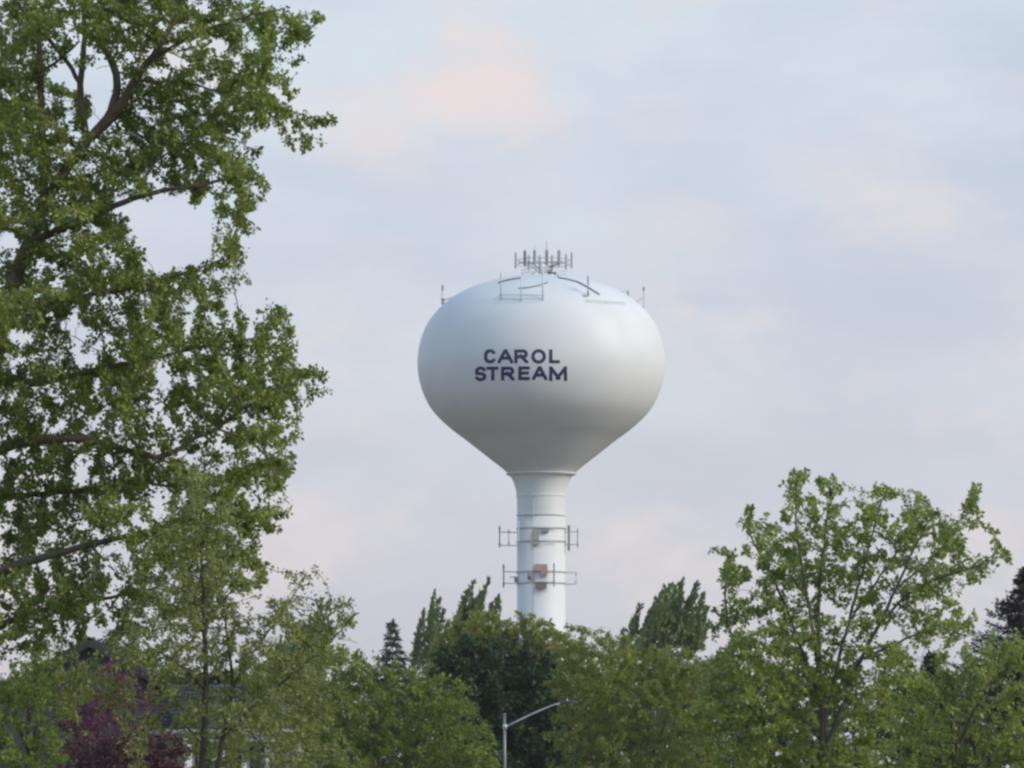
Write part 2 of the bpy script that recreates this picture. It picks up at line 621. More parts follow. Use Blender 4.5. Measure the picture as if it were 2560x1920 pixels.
mb = MB()
mb.tube([ring_pt(AX - 6, 0, 0, 694), ring_pt(AX - 6, 0, 0, 650)], 5.5 * ts, 14)
mb.tube([ring_pt(AX - 6, 0, 0, 694), ring_pt(AX - 6, 0, 0, 689)], 12 * ts, 14)
mast = part("mast", mb, M['whitep'], tower, tower, True)
mb = MB()
for yy in (662, 651):
    pts = [ring_pt(AX, AR - 4, a, yy) for a in range(0, 361, 12)]
    mb.tube(pts, 0.9 * ts, 6)
for a in range(15, 375, 60):
    mb.tube([ring_pt(AX - 6, 0, 0, 656), ring_pt(AX, AR - 4, a, 658)], 1.0 * ts, 6)
    mb.tube([ring_pt(AX - 6, 0, 0, 686), ring_pt(AX, AR * .6, a, 660)], 0.9 * ts, 6)
frame = part("antenna_frame", mb, M['galv'], tower, tower, True)
for x, ang, w, hm in ((1290.5, 178, 7.5, 'panel'), (1312, -132, 7.5, 'panel'), (1336, -109, 7, 'panelg'), (1366, -84, 7, 'panel'), (1397, -57, 7, 'panel'),
                      (1416, 36, 5, 'panelg'), (1428, 2, 6, 'panel'), (1322, 122, 5, 'panelg'), (1346, 98, 5, 'panelg'), (1380, 72, 5, 'panelg')):
    p = ring_pt(AX, AR, ang, 651)
    mb = MB()
    mb.box(p, w * ts, .12, 37 * ts, math.radians(ang + 90), .02)
    mb.tube([p + Vector((0, .12, -21 * ts)), p + Vector((0, .12, 22 * ts))], .035, 6)
    part("antenna_panel", mb, M[hm], frame, tower)
mb = MB()
p = ring_pt(AX, AR, -84, 633)
mb.tube([p, p + Vector((0, 0, 22 * ts))], .03, 6)
p = ring_pt(AX, AR, -109, 633)
mb.tube([p, p + Vector((0, 0, 14 * ts))], .02, 6)
part_each("whip_antenna", mb, M['galv'], frame, tower)
# work platform round the mast foot with a dark junction box
mb = MB()
for yy in (676, 684):
    mb.tube([ring_pt(AX, 55, a, yy) for a in range(0, 361, 15)], .8 * ts, 6)
for a in range(0, 360, 45):
    p0 = ring_pt(AX, 55, a, 674)
    mb.tube([p0, Vector((p0.x, p0.y, tz(697)))], .7 * ts, 6)
part("handrail", mb, M['whitep'], tower, tower, True)
mb = MB()
bx = P(1374, 680, TD - 1.2)
mb.box(bx, 11 * ts, .35, 9 * ts, 0.2, .03)
mb.box(bx + Vector((13 * ts, 0, -3 * ts)), 5 * ts, .2, 5 * ts, 0.2, .02)
part("junction_box", mb, M['cable'], tower, tower)


def roof_path(pix, lift=0.10):
    pts = []
    for a, b in zip(pix[:-1], pix[1:]):
        for i in range(6):
            pts.append(on_tank(a[0] + (b[0] - a[0]) * i / 6, a[1] + (b[1] - a[1]) * i / 6, lift))
    pts.append(on_tank(pix[-1][0], pix[-1][1], lift))
    return pts


def free_path(pts_px, D):
    return [P(x, y, D) for x, y in pts_px]


TY = TD - 2.0
cable_specs = [
    (free_path([(1380, 681), (1390, 686)], TY) + roof_path([(1398, 694), (1420, 698), (1445, 704.5), (1472, 719), (1499, 736)], .14), 1.4),
    (roof_path([(1245, 707), (1265, 701), (1285, 697), (1303, 695)], .12), 1.7),
    (free_path([(1313, 692), (1325, 691.5), (1337, 691)], TY), 2.3),
    (free_path([(1323, 691), (1329, 686), (1336, 681)], TY), 1.2),
    (roof_path([(1296, 721), (1316, 719), (1345, 714), (1368, 706)], .10) + [P(1386, 700, TD - 3), P(1394, 694, TD - 2.5), P(1391, 687, TD - 2)], 1.0),
    (free_path([(1322, 654), (1332, 658), (1342, 667), (1350, 676)], TY), 1.0),
    (free_path([(1397, 658), (1386, 664), (1372, 668)], TY), 1.6),
]
for pts, w in cable_specs:
    mb = MB()
    mb.tube(pts, w * ts, 8)
    part("cable", mb, M['cable'], tower, tower, True)

# roof-edge antenna posts standing on the shoulder of the tank
def roof_post(px, y0, y1, w, mat, extra=None):
    base = on_tank(px, y1, 0.0)
    top = P(px, y0, base.y)
    mb = MB()
    mb.tube([base, top], w * ts, 8)
    o = part("antenna_post", mb, mat, tower, tower, True)
    return o, base


roof_post(1252, 681, 748, 1.2, M['galv'])
roof_post(1303, 692, 752, 1.3, M['whitep'])
roof_post(1357, 676, 750, 1.8, M['whitep'])
po, pb = roof_post(1470, 690, 741, 1.3, M['galv'])
mb = MB()
mb.box(P(1470, 734, pb.y - .25), 5 * ts, .3, 9 * ts, 0, .03)
part("antenna_panel", mb, M['panel'], po, tower)
mb = MB()
mb.box(P(1470, 700, pb.y - .15), 3.2 * ts, .15, 20 * ts, 0, .02)
part("antenna_panel", mb, M['panel'], po, tower)
for a, b in (((1248, 748), (1360, 748)), ((1248, 737), (1360, 738)), ((1466, 750), (1562, 757))):
    mb = MB()
    pa, pb_ = on_tank(*a, .35), on_tank(*b, .35)
    pts = [on_tank(a[0] + (b[0] - a[0]) * i / 8, a[1] + (b[1] - a[1]) * i / 8, .3) for i in range(9)]
    mb.tube(pts, .75 * ts, 6)
    for q in pts[::4]:
        mb.tube([q, q + Vector((0, .35, -.2))], .5 * ts, 5)
    part("roof_rail", mb, M['galv'], tower, tower, True)
mb = MB()
mb.tube([P(1105, 716, TD), P(1105, 762, TD)], 1.0 * ts, 8)
mb.tube([P(1105, 752, TD), P(1138, 741, TD)], 1.2 * ts, 8)
mb.tube([P(1099, 748, TD), P(1112, 748, TD)], .8 * ts, 8)
po = part_each("antenna_post", mb, M['galv'], tower, tower, True)[0]
for y0, y1, w in ((713, 726, 4), (746, 762, 6)):
    mb = MB()
    mb.box(P(1107, (y0 + y1) / 2, TD - .2), w * ts, .2, (y1 - y0) * ts, 0, .02)
    part("antenna_panel", mb, M['panel'], po, tower)
mb = MB()
mb.tube([P(1609, 717, TD), P(1609, 770, TD)], .9 * ts, 8)
mb.tube([P(1609, 744, TD), P(1588, 757, TD)], .9 * ts, 8)
mb.tube([P(1570, 724, TD), P(1571, 745, TD)], .8 * ts, 8)
mb.tube([P(1571, 729, TD), P(1545, 730, TD)], .6 * ts, 8)
po = part_each("antenna_post", mb, M['galv'], tower, tower, True)[0]
for x, y0, y1, w in ((1609, 717, 727, 4.5), (1570, 727, 736, 4)):
    mb = MB()
    mb.box(P(x, (y0 + y1) / 2, TD - .2), w * ts, .2, (y1 - y0) * ts, 0, .02)
    part("antenna_panel", mb, M['panel'], po, tower)

# collars and antennas on the column
CR = 60.5 * ts
CX = 1353.0 - 4.0
column.location.x = -4 * ts * 0.0


def collar(py, w=1.4, proud=2.0, mat='galv'):
    mb = MB()
    mb.lathe([(CR - .02, tz(py + w)), (CR + proud * ts, tz(py + w)), (CR + proud * ts, tz(py - w)), (CR - .02, tz(py - w))], TC, 72, False)
    return part("collar", mb, M[mat], tower, tower, False)


FY = TD - CR - .25      # just in front of the column
for (yc, spec) in ((0, 'upper'), (1, 'lower')):
    c1 = collar(1322 if yc == 0 else 1431)
    c2 = collar(1355 if yc == 0 else 1459)
    bars = ([(1249, 1330, 1296, 1331), (1249, 1363, 1296, 1364), (1405, 1331, 1444, 1329), (1405, 1362, 1444, 1361)] if yc == 0 else
            [(1259, 1429, 1296, 1430), (1259, 1458, 1296, 1459), (1405, 1432, 1440, 1431), (1403, 1461, 1440, 1460), (1274, 1443, 1290, 1442)])
    mb = MB()
    for x0, y0, x1, y1 in bars:
        mb.tube([P(x0, y0, TD - .3), P(x1, y1, TD - .3)], 1.1 * ts, 8)
    part_each("bracket_arm", mb, M['galv'], tower, tower, True)
    bk = c1
    verts_ = ([(1249, 1314, 1369, 2.6, 'panel'), (1272, 1322, 1366, 1.4, 'panelg'), (1296, 1301, 1356, 2.6, 'whitep'), (1422, 1313, 1377, 4.6, 'panel'), (1444, 1321, 1369, 2.4, 'panelg')]
              if yc == 0 else [(1259, 1410, 1469, 2.8, 'panel'), (1440, 1428, 1463, 1.0, 'panelg')])
    for x, y0, y1, w, mt in verts_:
        mb = MB()
        Dv = TD - .55 if abs(x - 1353) > 58 else FY
        mb.box(P(x, (y0 + y1) / 2, Dv), w * 1.25 * ts, .15, (y1 - y0) * ts, 0, .02)
        if mt != 'whitep':
            mb.box(P(x, y0 + 8, Dv + .1), (w + 2.6) * ts, .12, 6 * ts, 0, .02)
            mb.box(P(x, y1 - 8, Dv + .1), (w + 2.6) * ts, .12, 6 * ts, 0, .02)
        part("antenna_panel", mb, M[mt], bk, tower)
    fr = MB()
    if yc == 0:
        fr.tube([P(1300, 1321, FY + .5), P(1330, 1319, FY), P(1400, 1320, FY + .4)], 1.0 * ts, 8)
        fr.tube([P(1300, 1352, FY + .5), P(1325, 1356, FY), P(1362, 1354, FY), P(1400, 1353, FY + .4)], 1.0 * ts, 8)
    else:
        fr.tube([P(1335, 1455, FY - .1), P(1385, 1455, FY - .1)], .9 * ts, 8)
        fr.tube([P(1368, 1431, FY - .1), P(1385, 1431, FY - .1)], .7 * ts, 8)
    part_each("rail", fr, M['galv'], tower, tower, True)
    boxes = ([(1340, 1337, 15, 30, 'greenbox', .15), (1364, 1327, 18, 8, 'greenbox', .1), (1338, 1358, 22, 7, 'greenbox', .25)] if yc == 0 else
             [(1353, 1419, 31, 18, 'pinkbox', .1), (1360, 1434, 16, 12, 'pinkbox', .15), (1328, 1438, 18, 24, 'mauve', .2), (1327, 1442, 6, 8, 'panel', .4),
              (1352, 1464, 28, 15, 'brownbox', .2), (1294, 1449, 17, 14, 'greenbox', .1)])
    for x, y, w, h, mt, pd in boxes:
        mb = MB()
        dx = (x - 1353) * ts
        yb = TD - math.sqrt(max(CR * CR - dx * dx, .05)) - pd
        mb.box(P(x, y, yb), w * ts, .22, h * ts, -dx / CR * .5, .02)
        part("equipment_box", mb, M[mt], bk, tower)
    if yc == 1:
        mb = MB()
        mb.box(P(1385, 1437, FY - .1), 3.4 * ts, .15, 59 * ts, 0, .02)
        part("antenna_panel", mb, M['panel'], bk, tower)
# cable run down the face of the column
mb = MB()
for dx in (-9, -7, -5):
    mb.tube([P(1340 + dx, y, TD - math.sqrt(CR ** 2 - ((1340 + dx - 1353) * ts) ** 2) - .05) for y in (1250, 1400, 1600)], .35 * ts, 5)
part_each("cable_run", mb, M['whitep'], tower, tower, True)

# ------------------------------------------------------------------ street lamp
LD = 250.0
ls = LD / F
lb = P(1262, HY, LD)
lamp = thing("street_lamp", "grey metal street lamp with one long upswept arm in front of the dark round tree", "street lamp", (lb.x, LD, 0))
mb = MB()
mb.tube([(lb.x, LD, 0), P(1262, 1920, LD), P(1261, 1786, LD)], 4.4 * ls, 14, 3.2 * ls)
mb.tube([(lb.x, LD, 0), (lb.x, LD, .5)], .2, 12)
pole = part("pole", mb, M['lamp'], lamp, lamp, True)
mb = MB()
mb.tube([P(1261, 1787, LD), P(1261, 1783, LD)], 5 * ls, 12, 3 * ls)
part("cap", mb, M['lamp'], pole, lamp, True)
mb = MB()
mb.tube([P(1262, 1818, LD), P(1295, 1802, LD), P(1327.6, 1786, LD), P(1360, 1772, LD), P(1384.6, 1762, LD), P(1404, 1757.5, LD)], 2.8 * ls, 10, 1.6 * ls)
mb.box(P(1262, 1817, LD), 11 * ls, .24, 13 * ls, 0, .03)
part("arm", mb, M['lamparm'], lamp, lamp, True)
mb = MB()
hp = [(1400, 1757.5, 2.2), (1407, 1757.5, 4.0), (1416, 1757.5, 6.0), (1428, 1757, 6.6), (1438, 1757, 5.4), (1444, 1757.5, 2.4)]
kk = 12
vs = []
for x, y, r in hp:
    c = P(x, y, LD)
    for a in range(kk):
        t = 2 * math.pi * a / kk
        zz = math.sin(t)
        vs.append(c + Vector((0, r * 1.15 * ls * math.cos(t), r * ls * (zz if zz > 0 else zz * .55))))
fs = [(i * kk + a, i * kk + (a + 1) % kk, (i + 1) * kk + (a + 1) % kk, (i + 1) * kk + a) for i in range(len(hp) - 1) for a in range(kk)]
fs += [tuple(range(kk - 1, -1, -1)), tuple((len(hp) - 1) * kk + a for a in range(kk))]
mb.v, mb.f = [tuple(v) for v in vs], fs
head = part("lamp_head", mb, M['lampd'], lamp, lamp, True)
mb = MB()
mb.lathe([(.01, P(0, 1763.5, LD).z), (5 * ls, P(0, 1762.5, LD).z), (5.6 * ls, P(0, 1760, LD).z), (5.2 * ls, P(0, 1758, LD).z)], P(1428, 1757, LD), 16)
part("lens", mb, M['glass'], head, lamp, True)
mb = MB()
mb.lathe([(2.0 * ls, P(0, 1753, LD).z), (2.2 * ls, P(0, 1749, LD).z), (1.2 * ls, P(0, 1747, LD).z)], P(1418, 1749, LD), 12)
part("photocell", mb, M['trim'], head, lamp, True)

# ------------------------------------------------------------------ house
HD = 200.0
hb = P(350, HY, HD)
house = thing("house", "house with dark slate roofs and white trim half hidden behind the redbud tree", "house", (hb.x, HD, 0))


def slab(name, quad, th, mat, parent, root):
    q = [Vector(p) for p in quad]
    n = (q[1] - q[0]).cross(q[2] - q[0]).normalized() * th
    mb = MB()
    k = len(q)
    mb.add(q + [p - n for p in q], [tuple(range(k)), tuple(range(2 * k - 1, k - 1, -1))] + [(i, i + k, (i + 1) % k + k, (i + 1) % k) for i in range(k)])
    return part(name, mb, mat, parent, root)


hs = HD / F
ap = P(225, 1592, HD)            # apex of the tall gable
el_, er_ = P(-20, 1734, HD), P(452, 1724, HD)
dep = Vector((0, 9, 0))
dz = Vector((0, -.4, 0))
roof = slab("roof", [el_ + dz, ap + dz, ap + dep, el_ + dep], .18, M['shingle'], house, house)
slab("roof", [ap + dz, er_ + dz, er_ + dep, ap + dep], .18, M['shingle'], house, house)
# shingle courses on the visible slopes of the wing
w0, w1 = P(352, 1712, HD + 3.2), P(700, 1712, HD + 3.2)       # wing ridge
c0, c1 = P(466, 1828, HD - 3), P(760, 1828, HD - 3)          # front eave
c2 = P(330, 1832, HD + 1)
wing = slab("roof", [w0, c0, c1, w1], .16, M['shingle'], house, house)
slab("roof", [w0, c2, c0], .16, M['shingle'], house, house)
mb = MB()
for i in range(1, 14):
    t = i / 14
    a, b = w0.lerp(c0, t), w1.lerp(c1, t)
    mb.tube([a + Vector((0, -.02, .03)), b + Vector((0, -.02, .03))], .022, 4)
    a, b = w0.lerp(c0, t), w0.lerp(c2, t)
    mb.tube([a + Vector((-.01, -.02, .03)), b + Vector((-.01, -.02, .03))], .022, 4)
o = part("shingle_courses", mb, M['shingle'], wing, house)
o['kind'] = 'stuff'
mb = MB()
mb.tube([c2 + Vector((0, 0, -.02)), c0 + Vector((0, -.05, -.02)), c1 + Vector((0, -.05, -.02))], .10, 6)
mb.box((c0 + c1) / 2 + Vector((0, .06, -.22)), (c1 - c0).length, .06, .26)
part("gutter", mb, M['trim'], wing, house)
mb = MB()
for a, b in ((el_, ap), (ap, er_)):
    d = (b - a)
    q = [a + Vector((0, -.46, -.12)), b + Vector((0, -.46, -.12)), b + Vector((0, -.46, -.36)), a + Vector((0, -.46, -.36))]
    mb.add(q + [p + Vector((0, .06, 0)) for p in q], [(3, 2, 1, 0), (4, 5, 6, 7), (0, 1, 5, 4), (1, 2, 6, 5), (2, 3, 7, 6), (3, 0, 4, 7)])
part_each("bargeboard", mb, M['brick'], house, house)
mb = MB()
gx0, gx1 = el_.x + .4, er_.x - .4
gz = er_.z - .3
mb.add([(gx0, HD, 0), (gx1, HD, 0), (gx1, HD, gz), (ap.x, HD, ap.z - .3), (gx0, HD, gz),
        (gx0, HD + 9, 0), (gx1, HD + 9, 0), (gx1, HD + 9, gz), (ap.x, HD + 9, ap.z - .3), (gx0, HD + 9, gz)],
       [(0, 1, 2, 3, 4), (9, 8, 7, 6, 5), (0, 5, 6, 1), (1, 6, 7, 2), (0, 4, 9, 5), (2, 7, 8, 3), (3, 8, 9, 4)])
wall = part("wall", mb, M['greywall'], house, house)
mb = MB()
wx0, wx1 = c0.x + .3, c1.x - .3
mb.box(((wx0 + wx1) / 2, HD + 1.6, (c0.z - .35) / 2), wx1 - wx0, 6.4, c0.z - .35)
part("wall", mb, M['siding'], house, house)
for xc in (504, 536, 556, 610, 668):
    mb = MB()
    x = P(xc, 0, HD - 2.6).x
    mb.tube([(x, HD - 2.6, 0), (x, HD - 2.6, c0.z - .3)], .09, 10)
    mb.box((x, HD - 2.6, c0.z - .36), .28, .28, .12)
    part("porch_column", mb, M['trim'], house, house)
for xc, yc, w, h in ((520, 1880, 1.0, 1.5), (585, 1885, 1.0, 1.5), (645, 1885, 1.0, 1.5)):
    p = P(xc, yc, HD - 1.63)
    mb = MB()
    for sx in (-1, 1):
        mb.box(p + Vector((sx * w / 2, 0, 0)), .09, .08, h + .1)
    for sz in (-1, 0, 1):
        mb.box(p + Vector((0, -.002, sz * h / 2)), w, .07, .07)
    wn = part("window", mb, M['trim'], house, house)
    mb = MB()
    mb.box(p + Vector((0, .01, 0)), w - .08, .03, h - .06)
    part("pane", mb, M['pane'], wn, house)

# ------------------------------------------------------------------ trees
def grow(init_pos, init_par, init_id, att, step, kill, rng, trop=(0, 0, .12), max_iter=260, maxn=14000, jit=.25):
    n = len(init_pos)
    pos = np.zeros((maxn, 3))
    par = np.full(maxn, -1, int)
    bid = np.zeros(maxn, int)
    pos[:n], par[:n], bid[:n] = init_pos, init_par, init_id
    kids = np.zeros(maxn, int)
    ldir = np.zeros((maxn, 3))
    for i in range(n):
        if par[i] >= 0:
            kids[par[i]] += 1
            d = pos[i] - pos[par[i]]
            ldir[par[i]] = d / (np.linalg.norm(d) + 1e-9)
    near = np.zeros(len(att), int)
    dist = np.full(len(att), 1e9)
    for s in range(0, n, 200):
        d = np.linalg.norm(att[:, None, :] - pos[None, s:min(s + 200, n)], axis=2)
        j = d.argmin(1)
        dj = d[np.arange(len(att)), j]
        m = dj < dist
        dist[m], near[m] = dj[m], j[m] + s
    trop = np.array(trop)
    alive = dist > kill
    for it in range(max_iter):
        a = np.nonzero(alive)[0]
        if len(a) == 0 or n > maxn - 600:
            break
        v = att[a] - pos[near[a]]
        v /= np.linalg.norm(v, axis=1)[:, None] + 1e-9
        acc = np.zeros((n, 3))
        np.add.at(acc, near[a], v)
        src = np.unique(near[a])
        d = acc[src]
        d /= np.linalg.norm(d, axis=1)[:, None] + 1e-9
        # keep some of the parent's heading so limbs curve instead of kinking
        pp = par[src]
        hd = np.where((pp >= 0)[:, None], pos[src] - pos[np.maximum(pp, 0)], 0)
        hd /= np.linalg.norm(hd, axis=1)[:, None] + 1e-9
        d = d + .35 * hd + trop + rng.normal(0, jit, d.shape)
        d /= np.linalg.norm(d, axis=1)[:, None] + 1e-9
        ok = (kids[src] < 3) & ((d * ldir[src]).sum(1) < .93)
        src, d = src[ok], d[ok]
        if len(src) == 0:
            break
        if len(src) > 500:
            src, d = src[:500], d[:500]
        m = len(src)
        new = pos[src] + d * step
        pos[n:n + m] = new
        par[n:n + m] = src
        bid[n:n + m] = bid[src]
        kids[src] += 1
        ldir[src] = d
        dd = np.linalg.norm(att[a][:, None, :] - new[None], axis=2)
        j = dd.argmin(1)
        dj = dd[np.arange(len(a)), j]
        c = dj < dist[a]
        dist[a[c]], near[a[c]] = dj[c], j[c] + n
        alive[a[dist[a] < kill]] = False
        n += m
    return pos[:n], par[:n], bid[:n]


def radii(pos, par, tip, expo, init_r):
    n = len(pos)
    acc = np.zeros(n)
    r = np.zeros(n)
    for i in range(n - 1, -1, -1):          # children always come after parents
        r[i] = max(acc[i], tip ** expo)
        if par[i] >= 0:
            acc[par[i]] += r[i]
    r = r ** (1 / expo)
    m = len(init_r)
    r[:m] = np.where(init_r > 0, init_r, r[:m])
    for i in range(m, n):
        r[i] = min(r[i], r[par[i]] * .85) if par[i] < m else min(r[i], r[par[i]])
    return r


def tubes(pos, par, r, sel, k):
    """skin the chosen segments; returns verts, quads"""
    n = len(pos)
    par0 = np.maximum(par, 0)
    d = pos - pos[par0]
    root = par < 0
    # roots take the heading of their first child
    for i in np.nonzero(root)[0]:
        c = np.nonzero(par == i)[0]
        d[i] = pos[c[0]] - pos[i] if len(c) else (0, 0, 1)
    d /= np.linalg.norm(d, axis=1)[:, None] + 1e-9
    # main child = thickest
    best = np.full(n, -1)
    br = np.zeros(n)
    for i in range(n):
        p = par[i]
        if p >= 0 and r[i] > br[p]:
            br[p], best[p] = r[i], i
    main = np.zeros(n, bool)
    main[best[best >= 0]] = True

    def rings(c, dd, rr):
        ref = np.tile(np.array([[.31, .95, .05]]), (len(c), 1))
        u = ref - dd * (ref * dd).sum(1)[:, None]
        u /= np.linalg.norm(u, axis=1)[:, None] + 1e-9
        w = np.cross(dd, u)
        a = np.arange(k) * 2 * np.pi / k
        return c[:, None] + rr[:, None, None] * (u[:, None] * np.cos(a)[None, :, None] + w[:, None] * np.sin(a)[None, :, None])
    idx = np.nonzero(sel & (par >= 0))[0]
    top = rings(pos[idx], d[idx], r[idx])
    ismain = main[idx]
    pd = np.where(ismain[:, None], d[par0[idx]], d[idx])
    prr = np.where(ismain, r[par0[idx]], r[idx])
    bot = rings(pos[par0[idx]], pd, prr)
    v = np.concatenate([bot.reshape(-1, 3), top.reshape(-1, 3)])
    m = len(idx)
    a = np.arange(k)
    b = (a + 1) % k
    base = np.arange(m)[:, None] * k
    q = np.stack([base + a, base + b, m * k + base + b, m * k + base + a], axis=2).reshape(-1, 4)
    return v, q


def leaf_mesh(base, axis, size, aspect, rng, up=.5, fold=.25):
    n = len(base)
    ax = axis / (np.linalg.norm(axis, axis=1)[:, None] + 1e-9)
    nr = rng.normal(0, 1, (n, 3)) + np.array([0, 0, up])
    sd_ = np.cross(ax, nr)
    sd_ /= np.linalg.norm(sd_, axis=1)[:, None] + 1e-9
    nn_ = np.cross(sd_, ax)
    s = size * rng.uniform(.5, 1.35, n)[:, None]
    w = s * aspect * .5
    mid = base + ax * s * .42
    v = np.stack([base, mid + sd_ * w + nn_ * w * fold, base + ax * s, mid - sd_ * w + nn_ * w * fold], axis=1).reshape(-1, 3)
    i = np.arange(n)[:, None] * 4
    f = np.concatenate([i + np.array([0, 1, 2]), i + np.array([0, 2, 3])], 0)
    return v, f


def poly_nodes(polys, D, step, unit=1.0):
    """polys: list of dict(pts=[(px,py,dD)], w=(w0,w1) px width, frm=index of parent poly or None)"""
    pos, par, bid, rad = [], [], [], []
    ends = []
    for k, pl in enumerate(polys):
        pts = [np.array(P(x * unit, y * unit, D + dd)) for x, y, dd in pl['pts']]
        frm = pl.get('frm')
        w0, w1 = pl['w']
        # resample
        res = [pts[0]]
        for a, b in zip(pts[:-1], pts[1:]):
            m = max(1, int(round(np.linalg.norm(b - a) / step)))
            for i in range(1, m + 1):
                res.append(a + (b - a) * i / m)
        # soften corners
        res = np.array(res)
        if len(res) > 4:
            for _ in range(3):
                res[1:-1] = res[1:-1] * .5 + (res[:-2] + res[2:]) * .25
            res[1:-1] += np.random.default_rng(k + 5).normal(0, step * .05, res[1:-1].shape)
        st = len(pos)
        if frm is None:
            p = -1
        else:
            # nearest node already placed on the parent poly
            cand = [i for i in range(st) if bid[i] == frm]
            q = np.array([pos[i] for i in cand])
            p = cand[int(np.argmin(np.linalg.norm(q - res[0], axis=1)))]
        L_ = len(res)
        for i, c in enumerate(res):
            t = i / max(1, L_ - 1)
            pos.append(c)
            par.append(p if i == 0 else st + i - 1)
            bid.append(k)
            rad.append((w0 + (w1 - w0) * t) * .5 * unit * D / F)
    # Blender-side code relies on parents before children
    return np.array(pos), np.array(par), np.array(bid), np.array(rad)


def blob_attractors(blobs, D, clumps_per_area, per, cr, rng, depth=None, unit=1.0, dj=1.0):
    """blobs: (cx,cy,rx,ry[,w[,dD]]) in px; clump centres fill ellipsoids, attractors gather round them"""
    s = D / F
    out_ = []
    for b in blobs:
        cx, cy, rx, ry = [x * unit for x in b[:4]]
        w = b[4] if len(b) > 4 else 1.0
        dd = b[5] if len(b) > 5 else rng.normal(0, dj)
        rd = depth if depth else (rx + ry) / 2 * s
        n = max(2, int(round(math.pi * rx * ry * clumps_per_area * w)))
        u = rng.normal(0, 1, (n, 3))
        u /= np.linalg.norm(u, axis=1)[:, None]
        u *= rng.uniform(0, 1, n)[:, None] ** (1 / 2.6)
        cen = np.array(P(cx, cy, D))
        c = cen + u * np.array([rx * s, rd, ry * s]) + np.array([0, dd, 0])
        a = c[:, None] + rng.normal(0, cr, (n, per, 3))
        out_.append(a.reshape(-1, 3))
    return np.concatenate(out_)


def tree(name, label, cat, D, polys, blobs, leaf, bark, step, cpa, per, cr, nleaf, lsize, aspect=.8, unit=1.0, tip=.006, expo=2.3,
         depth=None, seed=1, thin=None, dj=1.0, trop=(0, 0, .12), droop=.25, up=.5, sides=6, limbs=False, group=None, along=.5, kill=None, spread=.6, jit=.25, gaps=()):
    rng = np.random.default_rng(seed)
    p0, pa0, b0, r0 = poly_nodes(polys, D, step, unit)
    att = blob_attractors(blobs, D, cpa, per, cr, rng, depth, unit, dj)
    def outside(q):
        """False for points inside the crown's open windows (ellipses in photograph pixels)"""
        x, y = 1280 + q[:, 0] / q[:, 1] * F, HY - (q[:, 2] - CZ) / q[:, 1] * F
        ok_ = np.ones(len(q), bool)
        for gx_, gy_, ga, gb in gaps:
            ok_ &= ((x / unit - gx_) / ga) ** 2 + ((y / unit - gy_) / gb) ** 2 > 1
        return ok_
    att = att[outside(att)]
    pos, par, bid = grow(p0, pa0, b0, att, step, kill or step * 1.1, rng, trop, jit=jit)
    r = radii(pos, par, tip, expo, r0)
    root = thing(name, label, cat, tuple(p0[0]), group)
    root.location.z = 0
    # the first poly starts at the ground
    n0 = len(p0)
    if limbs:
        for k in range(len(polys)):
            v, q = tubes(pos, par, r, bid == k, sides + 2)
            if len(q):
                mesh_obj("trunk" if k == 0 else "limb", v, q, bark, root, True)
    else:
        v, q = tubes(pos, par, r, np.ones(len(pos), bool), sides)
        mesh_obj("trunk", v, q, bark, root, True)
    th = thin or tip * 3.2
    cand = np.nonzero((r < th) & (np.arange(len(pos)) >= n0))[0]
    # bare twigs, thin sprays and full tufts, and leaves that differ from shoot to shoot
    wgt = np.clip(rng.gamma(2.2, 1 / 2.2, len(cand)), 0, 2.6)
    wgt[rng.uniform(0, 1, len(cand)) < .06] = 0
    rep = np.repeat(cand, np.round(nleaf * wgt).astype(int))
    szn = np.zeros(len(pos))
    szn[cand] = rng.uniform(.72, 1.25, len(cand))
    d = pos[rep] - pos[par[rep]]
    d /= np.linalg.norm(d, axis=1)[:, None] + 1e-9
    m = len(rep)
    base = pos[rep] - d * step * rng.uniform(0, 1, m)[:, None]
    rnd = rng.normal(0, 1, (m, 3))
    rnd /= np.linalg.norm(rnd, axis=1)[:, None]
    axd = rnd + d * along + np.array([0, 0, -droop])
    axd /= np.linalg.norm(axd, axis=1)[:, None]
    base = base + axd * lsize * rng.uniform(.1, spread * 2, m)[:, None]
    keep = outside(base)
    base, axd, rep, m = base[keep], axd[keep], rep[keep], int(keep.sum())
    v, f = leaf_mesh(base, axd + rng.normal(0, .3, (m, 3)), lsize * szn[rep][:, None], aspect, rng, up)
    o = mesh_obj("foliage", v, f, leaf, root)
    o['kind'] = 'stuff'
    print("TREE", name, len(att), len(pos), m)
    return root


